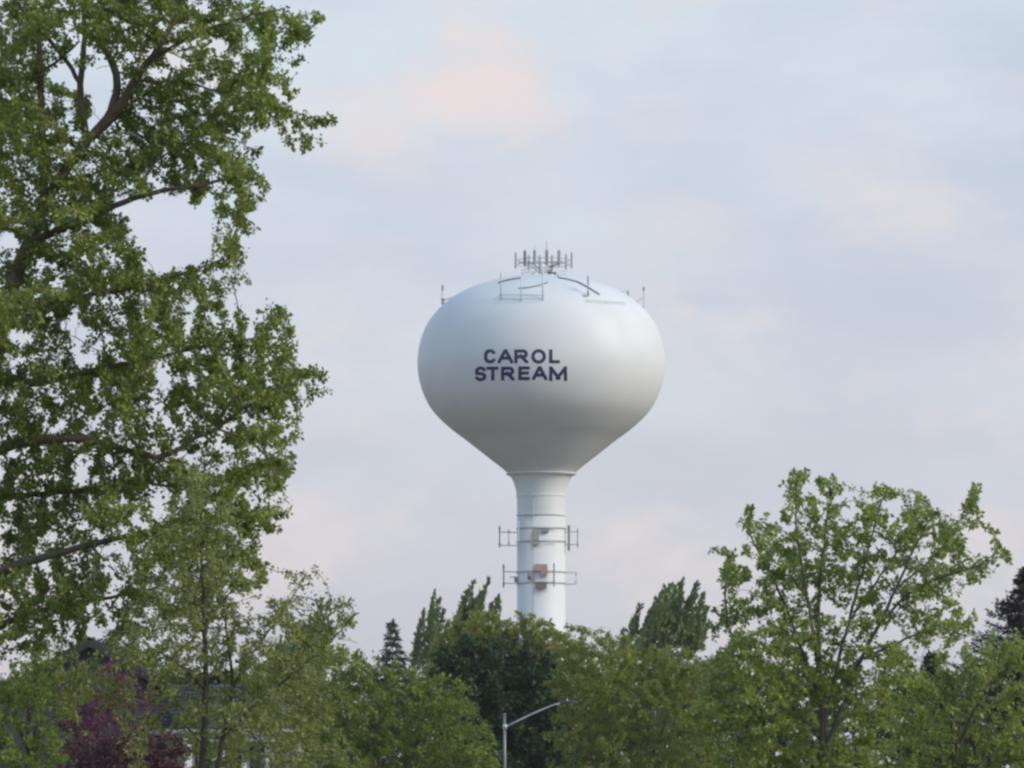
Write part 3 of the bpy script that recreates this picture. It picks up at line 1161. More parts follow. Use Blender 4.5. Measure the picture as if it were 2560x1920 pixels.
# 1 — big cottonwood on the left (coordinates in 2212-wide units)
U = 2560 / 2212
D1 = 88
T1_polys = [
    dict(pts=[(-120, 2080, 0), (-90, 1500, 0), (-60, 1150, 0), (-25, 850, 0), (10, 660, 0), (50, 551, 0), (100, 430, 0), (145, 363, 0), (190, 302, 0)], w=(90, 22)),
    dict(pts=[(190, 302, 0), (235, 259, 0), (252, 205, 0), (258, 160, 0), (240, 125, .2), (218, 100, .3), (200, 30, .6), (190, -60, .8)], w=(24, 8), frm=0),
    dict(pts=[(225, 268, 0), (268, 222, -.1), (290, 170, -.2), (319, 138, -.3), (345, 100, -.3), (380, 40, -.4), (410, -40, -.4)], w=(26, 8), frm=0),
    dict(pts=[(190, 302, 0), (178, 250, .2), (171, 202, .3), (178, 140, .4), (184, 80, .5), (180, -40, .6)], w=(19, 9), frm=0),
    dict(pts=[(171, 180, .3), (160, 150, .3), (130, 115, .3), (75, 50, .2), (25, -10, .2)], w=(11, 8), frm=3),
    dict(pts=[(96, 430, .4), (92, 300, .5), (87, 185, .6), (84, 70, .6), (60, 20, .7), (40, -60, .7)], w=(22, 9), frm=0),
    dict(pts=[(84, 70, .6), (105, 20, .6), (120, -40, .6)], w=(9, 6), frm=5),
    dict(pts=[(87, 160, .6), (125, 128, .5), (155, 112, .4), (170, 90, .4)], w=(8, 4), frm=5),
    dict(pts=[(322, 135, -.3), (397, 84, -.5), (430, 68, -.6), (471, 57, -.7), (510, 42, -.8), (545, 30, -.8), (600, 22, -.8)], w=(11, 4), frm=2),
    dict(pts=[(288, 172, -.2), (303, 178, -.5), (340, 173, -.6), (380, 175, -.7), (450, 190, -.8), (540, 215, -.8)], w=(7, 3), frm=2),
    dict(pts=[(60, 528, 0), (140, 490, -.5), (229, 452, -.8), (286, 427, -.9), (370, 407, -1), (437, 405, -1), (504, 376, -1), (528, 405, -1), (524, 450, -1), (508, 500, -1)], w=(20, 2), frm=0),
    dict(pts=[(286, 427, -.9), (330, 350, -.8), (395, 310, -.6), (430, 270, -.6)], w=(7, 3), frm=10),
    dict(pts=[(10, 660, 0), (90, 650, -.5), (180, 640, -.8), (290, 620, -1), (400, 590, -1.2)], w=(18, 4), frm=0),
    dict(pts=[(-20, 830, 0), (80, 830, .5), (200, 800, .8), (340, 770, 1), (480, 740, 1.2), (560, 730, 1.2)], w=(18, 4), frm=0),
    dict(pts=[(-45, 990, 0), (60, 950, -.4), (185, 946, -.6), (280, 975, -.8), (353, 994, -.9), (404, 953, -1), (471, 926, -1), (540, 870, -1), (635, 828, -1)], w=(22, 4), frm=0),
    dict(pts=[(353, 994, -.9), (390, 1012, -1), (440, 1030, -1), (500, 1060, -1)], w=(9, 3), frm=14),
    dict(pts=[(471, 926, -1), (530, 945, -1), (580, 985, -1), (600, 1040, -1)], w=(6, 3), frm=14),
    dict(pts=[(-80, 1290, 0), (0, 1232, -.4), (118, 1197, -.6), (235, 1167, -.8), (330, 1150, -.9), (440, 1140, -1)], w=(25, 5), frm=0),
    dict(pts=[(-85, 1400, 0), (20, 1340, .5), (120, 1310, .8), (240, 1290, .9), (340, 1270, 1)], w=(20, 4), frm=0),
    dict(pts=[(-50, 1080, 0), (50, 1070, .8), (180, 1060, 1.2), (300, 1040, 1.4), (420, 1060, 1.5)], w=(18, 4), frm=0),
    dict(pts=[(-10, 760, 0), (-60, 600, .8), (-60, 400, 1.2), (-20, 250, 1.4), (0, 150, 1.4)], w=(30, 8), frm=0),
]
T1_blobs = [
    (20, 30, 80, 60), (150, 20, 70, 36), (260, 40, 70, 50), (350, 55, 70, 50), (440, 15, 60, 30), (520, 10, 50, 20, .8), (600, 45, 62, 26), (650, 8, 40, 14, .8), (560, 70, 24, 14, .6),
    (110, 90, 40, 24), (235, 75, 50, 34), (320, 95, 44, 30), (30, 190, 60, 80), (60, 120, 50, 30), (128, 160, 24, 30, .5), (30, 300, 60, 60), (116, 230, 30, 38, .7), (206, 160, 12, 24, .4),
    (430, 150, 56, 40), (520, 180, 66, 46), (585, 190, 34, 44), (575, 140, 28, 26, .8), (560, 245, 62, 28), (640, 262, 42, 12), (683, 256, 14, 8),
    (400, 215, 60, 50), (455, 250, 60, 46), (360, 270, 56, 44), (320, 310, 60, 40), (420, 320, 60, 34), (100, 320, 66, 50), (55, 390, 70, 50), (165, 350, 40, 26), (255, 350, 50, 32),
    (470, 310, 44, 32), (515, 345, 30, 36), (480, 375, 40, 22), (180, 420, 70, 34), (270, 395, 60, 28), (370, 380, 50, 26), (420, 400, 40, 22), (525, 425, 27, 38), (508, 480, 26, 34), (450, 425, 26, 18, .7),
    (50, 480, 70, 50), (150, 490, 60, 40), (235, 480, 34, 36), (270, 530, 28, 34, .8), (210, 550, 50, 36), (80, 580, 90, 56), (200, 620, 70, 40), (290, 620, 46, 36), (330, 600, 24, 18, .8),
    (420, 585, 26, 24), (440, 615, 36, 20, .8), (478, 575, 20, 18, .8), (380, 640, 54, 30), (460, 665, 30, 14, .6), (120, 680, 100, 44), (270, 680, 80, 40), (380, 700, 66, 40), (30, 720, 60, 60),
    (460, 735, 50, 34), (540, 730, 40, 32), (590, 700, 26, 26, .8), (602, 675, 12, 14), (590, 755, 34, 28), (620, 800, 36, 22), (676, 812, 24, 16), (630, 845, 34, 18, .8), (560, 800, 54, 36), (460, 800, 66, 36), (340, 780, 70, 40), (220, 770, 66, 40), (90, 800, 90, 50),
    (630, 885, 22, 10, .6), (590, 850, 50, 26), (500, 865, 60, 30), (390, 860, 66, 30), (270, 850, 70, 36), (160, 880, 80, 40), (40, 900, 60, 50), (560, 910, 54, 28), (600, 935, 38, 26), (610, 985, 26, 30), (585, 1035, 24, 34), (595, 1080, 14, 16, .6),
    (450, 905, 50, 22), (300, 930, 60, 30), (200, 960, 60, 30), (100, 980, 80, 40), (420, 965, 44, 22, .8), (520, 990, 40, 26, .7), (330, 985, 50, 26), (500, 1040, 50, 36), (400, 1050, 60, 36), (280, 1040, 60, 34), (160, 1060, 80, 40), (30, 1060, 60, 50),
    (555, 1105, 30, 24, .8), (480, 1110, 60, 36), (540, 1170, 26, 30, .9), (380, 1130, 60, 36), (250, 1120, 66, 30), (120, 1130, 60, 30), (20, 1150, 50, 40), (470, 1190, 60, 40), (350, 1210, 70, 36), (520, 1235, 44, 34), (450, 1265, 60, 26),
    (200, 1230, 60, 30), (90, 1260, 80, 36), (20, 1290, 50, 40), (300, 1280, 66, 30), (190, 1310, 70, 34), (390, 1310, 60, 30), (90, 1340, 70, 34), (20, 1370, 40, 26), (250, 1360, 50, 22, .8), (150, 1385, 40, 18, .7), (5, 1455, 16, 26, .8), (60, 1420, 26, 14, .5),
    (-60, 300, 60, 200, .5), (-60, 800, 60, 300, .5), (-80, 1200, 60, 200, .5), (200, -60, 250, 40, .6), (480, -40, 120, 24, .5),
]
tree("cottonwood_tree", "tall cottonwood filling the left side with forked brown limbs and loose green leaves", "tree", D1, T1_polys, T1_blobs,
     LM['cottonwood'], M['bark'], .15, 1 / 430.0, 4, .13, 25, .063, .85, U, .0045, 2.35, 1.3, 3, .016, .9, sides=6, limbs=True, droop=.30, spread=.62,
     gaps=[(152, 165, 17, 34), (230, 165, 22, 40), (214, 235, 20, 38), (148, 240, 12, 24), (282, 120, 14, 10), (380, 130, 20, 16), (372, 500, 62, 50), (420, 540, 40, 36), (350, 560, 34, 30), (404, 140, 10, 10), (150, 50, 12, 10), (18, 80, 8, 10), (360, 835, 12, 18), (415, 820, 12, 18), (170, 722, 20, 22), (140, 700, 14, 14), (400, 985, 20, 10), (110, 1160, 18, 10), (220, 1190, 12, 8)])

# 2 — thin olive tree in front of it
T2_polys = [
    dict(pts=[(498, 2150, 0), (500, 1980, 0), (512, 1850, 0), (515, 1700, 0), (512, 1560, 0), (505, 1400, 0), (492, 1270, 0), (485, 1170, 0)], w=(24, 5)),
    dict(pts=[(536, 1960, 0), (556, 1850, .1), (576, 1760, .2), (586, 1715, .2), (578, 1660, .2), (566, 1600, .3), (560, 1500, .3)], w=(15, 5), frm=0),
    dict(pts=[(586, 1715, .2), (602, 1680, .2), (640, 1620, .3), (700, 1540, .4), (745, 1470, .4)], w=(8, 3), frm=1),
    dict(pts=[(512, 1720, 0), (460, 1670, -.3), (400, 1630, -.5), (340, 1600, -.6)], w=(7, 3), frm=0),
    dict(pts=[(560, 1840, .1), (640, 1760, 0), (740, 1680, -.2), (820, 1610, -.3), (885, 1540, -.3)], w=(9, 3), frm=1),
    dict(pts=[(508, 1860, 0), (440, 1790, -.3), (370, 1740, -.5), (300, 1740, -.6)], w=(7, 3), frm=0),
]
T2_blobs = [(485, 1210, 42, 60, .8), (500, 1300, 80, 60, .8), (480, 1400, 100, 70), (570, 1400, 60, 60, .8), (440, 1500, 110, 70), (560, 1520, 80, 60), (400, 1600, 110, 60), (520, 1620, 110, 70), (620, 1600, 60, 50, .8),
            (690, 1560, 40, 30, .5), (755, 1450, 26, 26, .6), (715, 1480, 20, 22, .5), (730, 1530, 34, 26, .7), (760, 1560, 30, 26, .6), (790, 1600, 50, 36, .8), (835, 1580, 20, 36, .7), (872, 1548, 12, 20, .8), (690, 1640, 70, 50, .8), (780, 1650, 60, 40, .8),
            (340, 1660, 80, 40, .6), (620, 1700, 70, 50, .8), (440, 1700, 80, 40, .6), (700, 1740, 80, 60, .7), (340, 1760, 60, 40, .4), (640, 1800, 80, 60, .6), (420, 1800, 50, 30, .3), (720, 1860, 90, 60, .7), (600, 1890, 60, 40, .6), (480, 1760, 90, 50, .8), (540, 1850, 80, 40, .6), (250, 1700, 60, 50, .5), (350, 1880, 60, 40, .3), (800, 1760, 60, 60, .7), (370, 1840, 40, 26, .4)]
tree("ash_tree", "slender olive green tree with two dark stems in front of the cottonwood", "tree", 76, T2_polys, T2_blobs, LM['olive'], M['barkd'],
     .12, 1 / 400.0, 4, .13, 13, .052, .65, 1.0, .0035, 2.3, .9, 21, .012, .6, sides=6, limbs=True, along=.8)

# 3 — maple on the right
T3_polys = [
    dict(pts=[(2060, 2160, 0), (2062, 2000, 0), (2060, 1850, 0), (2050, 1700, 0), (2045, 1560, 0), (2050, 1450, 0), (2060, 1350, 0), (2075, 1240, 0)], w=(24, 4)),
    dict(pts=[(2060, 1880, 0), (2110, 1760, -.2), (2150, 1650, -.3), (2200, 1560, -.4), (2240, 1470, -.4), (2290, 1360, -.4), (2330, 1290, -.4)], w=(15, 4), frm=0),
    dict(pts=[(2200, 1560, -.4), (2270, 1480, -.5), (2350, 1440, -.5), (2440, 1420, -.6), (2480, 1390, -.6)], w=(8, 3), frm=1),
    dict(pts=[(2150, 1650, -.3), (2240, 1610, -.6), (2300, 1580, -.6), (2360, 1570, -.6), (2420, 1590, -.6)], w=(8, 3), frm=1),
    dict(pts=[(2055, 1760, 0), (2010, 1640, .3), (1970, 1530, .4), (1930, 1440, .4), (1890, 1370, .4), (1870, 1320, .4)], w=(12, 4), frm=0),
    dict(pts=[(2052, 1720, 0), (2030, 1560, -.4), (2010, 1450, -.5), (1990, 1330, -.5), (1990, 1230, -.5)], w=(11, 4), frm=0),
    dict(pts=[(2062, 1800, 0), (2100, 1640, .4), (2120, 1560, .5), (2150, 1450, .5), (2190, 1300, .5), (2205, 1250, .5)], w=(12, 4), frm=0),
    dict(pts=[(2060, 1860, 0), (1960, 1740, .2), (1880, 1650, .3), (1830, 1600, .3), (1810, 1520, .3), (1815, 1450, .3), (1825, 1400, .3)], w=(11, 4), frm=0),
    dict(pts=[(2240, 1470, -.4), (2330, 1400, -.2), (2380, 1330, -.2), (2410, 1280, -.2), (2430, 1250, -.2)], w=(6, 2), frm=1),
    dict(pts=[(2120, 1560, .5), (2180, 1470, .4), (2240, 1390, .4), (2280, 1290, .4)], w=(7, 3), frm=6),
]
T3_blobs = [(1995, 1215, 24, 22), (1985, 1260, 36, 24), (2055, 1262, 40, 28), (2090, 1220, 22, 24), (2020, 1290, 30, 20), (1880, 1300, 22, 20), (1868, 1322, 20, 8, .8), (1890, 1355, 20, 20, .7), (1940, 1320, 14, 24, .5),
            (2150, 1285, 20, 16), (2205, 1240, 20, 26), (2190, 1290, 36, 30), (2265, 1255, 22, 18), (2300, 1275, 26, 26), (2270, 1310, 34, 26), (2435, 1250, 18, 14), (2420, 1300, 24, 20, .7), (2375, 1310, 16, 20),
            (1970, 1370, 60, 40), (2050, 1350, 60, 46), (2130, 1360, 56, 36), (2210, 1360, 56, 34), (2300, 1350, 50, 34), (2370, 1350, 36, 30), (1820, 1400, 26, 24), (1835, 1440, 36, 34), (1850, 1500, 36, 30, .9),
            (1960, 1450, 70, 44), (2050, 1430, 66, 44), (2130, 1440, 50, 30, .8), (2240, 1420, 50, 26, .8), (2320, 1430, 54, 34), (2390, 1400, 34, 26), (2440, 1430, 34, 26), (2480, 1400, 16, 26), (2470, 1440, 20, 16, .8),
            (1820, 1560, 30, 26, .8), (1930, 1520, 60, 40), (2020, 1510, 50, 34, .8), (2110, 1500, 34, 20, .6), (2200, 1500, 50, 26, .8), (2290, 1500, 50, 34), (2370, 1490, 50, 30), (2425, 1480, 20, 20, .7),
            (2300, 1570, 50, 24, .8), (2410, 1570, 50, 20, .7), (2380, 1540, 30, 14, .6), (2150, 1600, 60, 24, .7), (2230, 1560, 30, 20, .5), (1880, 1620, 60, 50), (1960, 1610, 60, 50), (1830, 1590, 14, 14, .5), (2060, 1600, 60, 34, .7),
            (1830, 1700, 60, 50, 1.4), (1900, 1730, 80, 60, 1.4), (2000, 1720, 80, 60, 1.4), (2100, 1700, 70, 60, 1.4), (1950, 1660, 90, 40), (2080, 1650, 70, 30), (2190, 1680, 60, 50), (2270, 1650, 50, 40), (2340, 1610, 40, 30, .6), (1800, 1800, 80, 60), (1920, 1830, 90, 60), (2040, 1830, 90, 60), (2160, 1800, 70, 60), (1850, 1910, 90, 60), (2000, 1930, 90, 60), (2130, 1910, 90, 60), (2050, 2010, 120, 40, .6), (1880, 2010, 100, 40, .6)]
tree("maple_tree", "bright green maple with upright branches and a ragged open top on the right", "tree", 110, T3_polys, T3_blobs, LM['maple'], M['barkg'],
     .17, 1 / 440.0, 4, .12, 14, .084, .75, 1.0, .005, 2.3, 1.3, 5, .018, .8, sides=6, limbs=True, droop=.1, trop=(0, 0, .5), spread=.35)


def simple_polys(x, top, w, D, spread_, n, seed, base=2120):
    rg = random.Random(seed)
    pl = [dict(pts=[(x, HY + CZ * F / D, 0), (x + rg.uniform(-4, 4), (base + top) / 2 + 60, 0), (x, top + (base - top) * .25, 0)], w=(w, w * .3))]
    h = base - top
    for i in range(n):
        t = .25 + .6 * i / max(1, n - 1)
        a = rg.uniform(0, 6.28)
        y0 = base - h * (t * .6)
        pl.append(dict(pts=[(x, y0, 0), (x + spread_ * .5 * math.cos(a), y0 - h * .15, spread_ * .5 * math.sin(a) * D / F), (x + spread_ * math.cos(a), y0 - h * .32, spread_ * math.sin(a) * D / F)],
                       w=(w * .45, w * .12), frm=0))
    return pl


def bushy(name, label, cat, D, x, top, blobs, leaf, bark, lsize, cpa, nleaf, seed, w=18, per=3, cr=.3, step=.35, tip=.007, thin=.025, spread_=90, depth=None, aspect=.7, dj=.8, group=None, droop=.2, **kw):
    cpa, nleaf = cpa * 2.3, int(nleaf * 4.4)
    return tree(name, label, cat, D, simple_polys(x, top, w, D, spread_, 5, seed), blobs, LM[leaf], M[bark], step, cpa, per, cr, nleaf, lsize, aspect, 1.0,
                tip, 2.3, depth, seed, thin, dj, sides=5, group=group, droop=droop, **kw)


bushy("broadleaf_tree", "wide mid green tree in front of the small spruce, left of the street lamp", "tree", 225, 950, 1660,
      [(800, 1700, 70, 50), (880, 1680, 60, 36), (840, 1760, 90, 60), (950, 1740, 90, 50), (1040, 1750, 80, 46), (1120, 1740, 60, 36), (760, 1800, 60, 60), (900, 1830, 110, 70), (1030, 1830, 110, 70), (1130, 1810, 70, 60), (1170, 1880, 60, 60), (800, 1900, 110, 70), (950, 1920, 130, 70), (1090, 1930, 110, 70), (1000, 2000, 200, 60, .6), (905, 1655, 24, 14, .8)],
      'mid', 'bark', .14, 1 / 420.0, 7, 31, cr=.35)
bushy("linden_tree", "dark green round dense tree behind the street lamp", "tree", 285, 1260, 1620,
      [(1230, 1660, 90, 40), (1180, 1700, 80, 50), (1310, 1700, 90, 50), (1150, 1770, 60, 60), (1260, 1780, 120, 70), (1370, 1780, 60, 70), (1200, 1860, 90, 70), (1330, 1870, 100, 70), (1400, 1850, 34, 60), (1270, 1950, 150, 70), (1380, 1960, 60, 50), (1150, 1640, 40, 20, .6)],
      'dark', 'barkd', .22, 1 / 330.0, 9, 32, cr=.4, w=26)
bushy("willow_tree", "fine leaved yellow green tree crown just under the water tower column", "tree", 330, 1250, 1560,
      [(1170, 1600, 60, 40), (1240, 1590, 80, 36), (1330, 1595, 80, 34), (1400, 1620, 70, 36), (1140, 1660, 46, 50), (1260, 1650, 130, 50), (1400, 1680, 90, 50), (1440, 1740, 90, 60), (1300, 1740, 160, 60), (1480, 1800, 80, 60), (1300, 1850, 200, 60, .6), (1300, 1950, 200, 60, .4), (1180, 1560, 30, 14, .6), (1290, 1570, 30, 12, .6)],
      'willow', 'bark', .17, 1 / 260.0, 9, 33, cr=.4, w=22, trop=(0.1, 0, .35), along=.9)
bushy("honeylocust_tree", "wide olive green feathery tree between the street lamp and the right maple", "tree", 270, 1620, 1620,
      [(1440, 1640, 60, 30, .7), (1510, 1650, 70, 36), (1600, 1660, 90, 36), (1690, 1680, 80, 40), (1460, 1720, 80, 60), (1560, 1730, 100, 60), (1670, 1760, 100, 60), (1740, 1800, 60, 60), (1450, 1820, 70, 60), (1550, 1830, 110, 60), (1680, 1850, 110, 60), (1470, 1910, 80, 60), (1600, 1930, 130, 60), (1740, 1930, 90, 60), (1600, 2010, 240, 50, .5), (1500, 1615, 40, 16, .5), (1415, 1610, 26, 20, .4), (1560, 1605, 30, 14, .5)],
      'locust', 'bark', .13, 1 / 300.0, 8, 34, cr=.35, w=22, along=.8)
bushy("oak_tree", "low dull green tree showing in the gap just left of the maple's lower crown", "tree", 340, 1760, 1660,
      [(1730, 1690, 40, 30, .8), (1790, 1680, 30, 24, .7), (1810, 1650, 16, 20, .8), (1740, 1740, 50, 36), (1820, 1740, 40, 30, .8), (1780, 1800, 90, 50), (1780, 1900, 120, 80, .7), (1650, 1700, 80, 40, .6)],
      'poplar', 'barkd', .22, 1 / 330.0, 7, 35, cr=.4, w=18)
bushy("elm_tree", "clumpy green tree at the lower right in front of the dark spruce", "tree", 150, 2380, 1680,
      [(2250, 1740, 60, 50), (2330, 1720, 70, 36, .8), (2400, 1700, 60, 40), (2470, 1660, 60, 30), (2540, 1620, 50, 36), (2460, 1740, 60, 40, .8), (2550, 1730, 50, 60), (2220, 1830, 60, 50), (2310, 1810, 60, 40, .8), (2400, 1830, 60, 40), (2510, 1820, 66, 50), (2240, 1920, 80, 50), (2350, 1900, 70, 46), (2460, 1920, 80, 46), (2570, 1900, 60, 70), (2400, 2010, 220, 50, .6), (2300, 1650, 30, 20, .5)],
      'maple', 'barkd', .10, 1 / 480.0, 6, 36, cr=.22, step=.25, w=30, tip=.006, thin=.02)
bushy("crabapple_tree", "leafy green tree at the lower left corner beside the redbud", "tree", 150, 70, 1640,
      [(60, 1700, 60, 34), (100, 1660, 44, 40), (190, 1700, 40, 40, .6), (30, 1740, 60, 50), (110, 1730, 60, 50), (150, 1780, 50, 50), (40, 1820, 70, 50), (130, 1850, 60, 60), (30, 1910, 70, 50), (120, 1930, 80, 50), (170, 1900, 40, 50, .8), (80, 2010, 120, 40, .6), (130, 1690, 30, 20, .6)],
      'mid', 'barkd', .10, 1 / 420.0, 6, 37, cr=.22, step=.25, w=26, thin=.02, spread_=60)
bushy("redbud_tree", "purple pink blossoming redbud in front of the house", "tree", 165, 290, 1690,
      [(160, 1730, 40, 34), (200, 1790, 60, 50), (210, 1720, 60, 40), (270, 1760, 70, 50), (300, 1720, 40, 30, .9), (320, 1770, 50, 36), (240, 1790, 60, 36, .8), (370, 1800, 40, 36, .8), (300, 1830, 60, 34, .7), (280, 1700, 20, 14, .8)],
      'redbud', 'barkd', .09, 1 / 420.0, 5, 38, cr=.2, step=.22, w=18, thin=.02, spread_=70)
bushy("plum_tree", "dark maroon leaved plum low in front of the redbud", "tree", 140, 290, 1830,
      [(230, 1850, 50, 34), (310, 1870, 60, 36), (260, 1910, 80, 40), (360, 1900, 60, 34), (420, 1910, 60, 24, .7), (280, 1970, 160, 50, .7), (400, 1860, 50, 40, .8), (200, 1890, 40, 40)],
      'plum', 'barkd', .10, 1 / 420.0, 6, 39, cr=.2, step=.22, w=20, thin=.02, spread_=60)
bushy("hackberry_tree", "deep green tree rising behind the house roof", "tree", 235, 330, 1620,
      [(270, 1640, 60, 30), (340, 1660, 60, 34), (420, 1690, 60, 30, .8), (250, 1680, 60, 30), (350, 1720, 100, 40), (480, 1730, 80, 40, .7), (560, 1700, 70, 30, .6), (-20, 1850, 70, 90), (60, 1890, 70, 70), (20, 1780, 50, 40), (400, 1800, 200, 60, .5)],
      'dark', 'barkd', .17, 1 / 420.0, 7, 40, cr=.3, w=18)
bushy("birch_tree", "light olive tree low between the house and the wide green tree", "tree", 160, 650, 1700,
      [(640, 1720, 50, 34, .7), (700, 1700, 50, 34), (740, 1670, 36, 30, .8), (620, 1800, 60, 40, .7), (700, 1790, 70, 50), (760, 1760, 50, 50, .8), (640, 1880, 70, 40, .8), (560, 1810, 50, 50, .7), (500, 1860, 60, 50, .7), (430, 1880, 50, 40, .5), (740, 1880, 80, 50), (700, 1970, 160, 50, .6), (560, 1920, 70, 30, .5), (840, 1900, 50, 50, .7)],
      'olive', 'barkg', .085, 1 / 400.0, 5, 41, cr=.22, step=.24, w=14, thin=.018)


bushy("basswood_tree", "dull green tree filling the gap behind the wide green tree and the small spruce", "tree", 350, 900, 1700,
      [(760, 1740, 80, 40), (860, 1730, 80, 40), (980, 1740, 90, 40), (1090, 1740, 80, 50), (820, 1830, 120, 60), (1000, 1830, 130, 60), (900, 1930, 240, 70, .6), (1120, 1700, 40, 40)],
      'mid', 'barkd', .24, 1 / 300.0, 6, 42, cr=.45, step=.45)
bushy("sycamore_tree", "dull olive tree closing the gap behind the feathery tree", "tree", 350, 1600, 1690,
      [(1480, 1720, 80, 50), (1600, 1720, 100, 50), (1710, 1740, 80, 46), (1480, 1830, 100, 70), (1640, 1840, 120, 70), (1600, 1950, 220, 60, .6)],
      'locust', 'barkd', .24, 1 / 300.0, 6, 43, cr=.45, step=.45)
bushy("beech_tree", "dark green tree filling in behind the clumpy tree at the lower right", "tree", 230, 2400, 1720,
      [(2260, 1740, 70, 40), (2360, 1740, 80, 40), (2470, 1760, 80, 50), (2560, 1780, 60, 60), (2300, 1840, 110, 60), (2460, 1860, 120, 60), (2400, 1950, 220, 60, .6), (2190, 1800, 60, 60), (1900, 1760, 90, 60), (2040, 1780, 90, 60), (2000, 1900, 160, 80, .6)],
      'dark', 'barkd', .18, 1 / 340.0, 6, 44, cr=.4, step=.4)
bushy("alder_tree", "plain green tree behind the slender olive tree and the house wing", "tree", 240, 600, 1680,
      [(560, 1720, 70, 34, .5), (660, 1720, 70, 40), (740, 1740, 50, 50), (700, 1840, 80, 50), (760, 1900, 80, 60)],
      'mid', 'barkd', .17, 1 / 340.0, 6, 45, cr=.35)


# wind-blown trees: bundles of upright shoots all bent to the right
def windy(name, label, D, x, spires, seed, leafsize=.30, fill=(), w=16, group="wind-blown trees behind the crowns", lean=.28, mat='poplar'):
    rng = np.random.default_rng(seed)
    polys = [dict(pts=[(x, HY + CZ * F / D, 0), (x, 1900, 0), (x, max(s[3] for s in spires) - 10, 0)], w=(w, w * .45))]
    for (tx, ty, bx_, by, wd_) in spires:
        dd = rng.normal(0, 1.0)
        polys.append(dict(pts=[(bx_, by, dd * .5), (bx_ + (tx - bx_) * .35, by + (ty - by) * .5, dd), (bx_ + (tx - bx_) * .7, by + (ty - by) * .8, dd), (tx, ty, dd)], w=(3.4, .8), frm=0))
    p0, pa0, b0, r0 = poly_nodes(polys, D, .35)
    root = thing(name, label, "tree", (p0[0][0], p0[0][1], 0), group)
    s = D / F
    bases, axes = [], []
    wv, wf, off = [], [], 0
    v, q = tubes(p0, pa0, np.maximum(r0, .012), np.ones(len(p0), bool), 5)
    mesh_obj("trunk", v, q, M['barkd'], root, True)
    for k, (tx, ty, bx_, by, wd_) in enumerate(spires):
        idx = np.nonzero(b0 == k + 1)[0]
        pts = p0[idx]
        m = len(pts)
        for i in range(m - 1):
            t = i / (m - 1)
            prof_ = math.sin(math.pi * min(1, (1 - t) * 1.05 + .02)) ** .7 if t > .5 else 1
            prof_ = (1 - t) ** .75 * 1.1 + .05
            n = int(8 + wd_ * prof_ * 1.6)
            d = pts[i + 1] - pts[i]
            d /= np.linalg.norm(d)
            tt_ = rng.uniform(0, 1, n)
            rr = wd_ * s * prof_ * .62 * rng.uniform(0, 1, n) ** .6 * rng.uniform(.6, 1.25)
            th = rng.uniform(0, 6.283, n)
            u = np.array([math.cos(.3), 0, -.3])
            off3 = np.stack([np.cos(th) * rr, np.sin(th) * rr, -rng.uniform(0, .6, n) * rr], 1)
            bases.append(pts[i] + d * .35 * tt_[:, None] + off3)
            axes.append(d * .9 + off3 / (wd_ * s + 1e-6) * 1.1 + np.array([lean * .6, 0, .2]) + rng.normal(0, .42, (n, 3)))
    for (cx, cy, rx, ry, n) in fill:
        u = rng.normal(0, 1, (n, 3))
        u /= np.linalg.norm(u, axis=1)[:, None]
        u *= rng.uniform(0, 1, n)[:, None] ** .4
        bases.append(np.array(P(cx, cy, D)) + u * np.array([rx * s, (rx + ry) * .5 * s, ry * s]))
        axes.append(np.tile([lean, 0, .8], (n, 1)) + rng.normal(0, .4, (n, 3)))
    v, f = leaf_mesh(np.concatenate(bases), np.concatenate(axes), leafsize * 1.08, .55, rng, .2)
    o = mesh_obj("foliage", v, f, LM[mat], root)
    o['kind'] = 'stuff'
    return root


windy("poplar_tree", "wind-bent poplar with three dark plumes just left of the tower column", 380, 1190,
      [(1185, 1456, 1150, 1580, 22), (1222, 1446, 1180, 1580, 24), (1214, 1470, 1175, 1570, 16), (1245, 1490, 1232, 1600, 22), (1166, 1480, 1140, 1590, 20), (1150, 1520, 1130, 1620, 22), (1200, 1490, 1170, 1600, 30), (1230, 1510, 1200, 1610, 22), (1182, 1500, 1160, 1620, 30), (1140, 1545, 1130, 1640, 20)], 51,
      .30, [(1180, 1590, 50, 50, 700)])
windy("poplar_tree", "narrow wind-bent poplar with open gaps, standing beside the small spruce", 375, 1075,
      [(1086, 1480, 1072, 1600, 20), (1100, 1494, 1082, 1600, 14), (1108, 1528, 1092, 1630, 20), (1060, 1525, 1048, 1640, 16), (1050, 1555, 1036, 1660, 16), (1078, 1520, 1068, 1650, 24), (1118, 1560, 1100, 1660, 18), (1040, 1590, 1032, 1670, 12), (1090, 1560, 1080, 1680, 26), (1124, 1600, 1110, 1680, 16)], 52,
      .28, [(1080, 1660, 46, 40, 400)])
windy("poplar_tree", "broad wind-bent poplar with many plumes left of the right maple", 370, 1660,
      [(1706, 1452, 1680, 1580, 26), (1742, 1458, 1715, 1570, 24), (1690, 1462, 1660, 1590, 22), (1676, 1464, 1648, 1590, 20), (1664, 1468, 1636, 1600, 22), (1650, 1486, 1620, 1600, 20), (1638, 1508, 1610, 1620, 20), (1600, 1508, 1584, 1600, 14), (1626, 1530, 1600, 1630, 18), (1756, 1490, 1730, 1600, 22), (1768, 1520, 1740, 1620, 20), (1586, 1540, 1570, 1630, 16), (1772, 1560, 1740, 1630, 16), (1560, 1580, 1550, 1640, 14), (1720, 1500, 1700, 1600, 26), (1700, 1510, 1670, 1610, 30), (1740, 1540, 1710, 1640, 24), (1612, 1570, 1590, 1650, 18)], 53,
      .32, [(1680, 1580, 60, 50, 900), (1630, 1630, 60, 30, 500)])
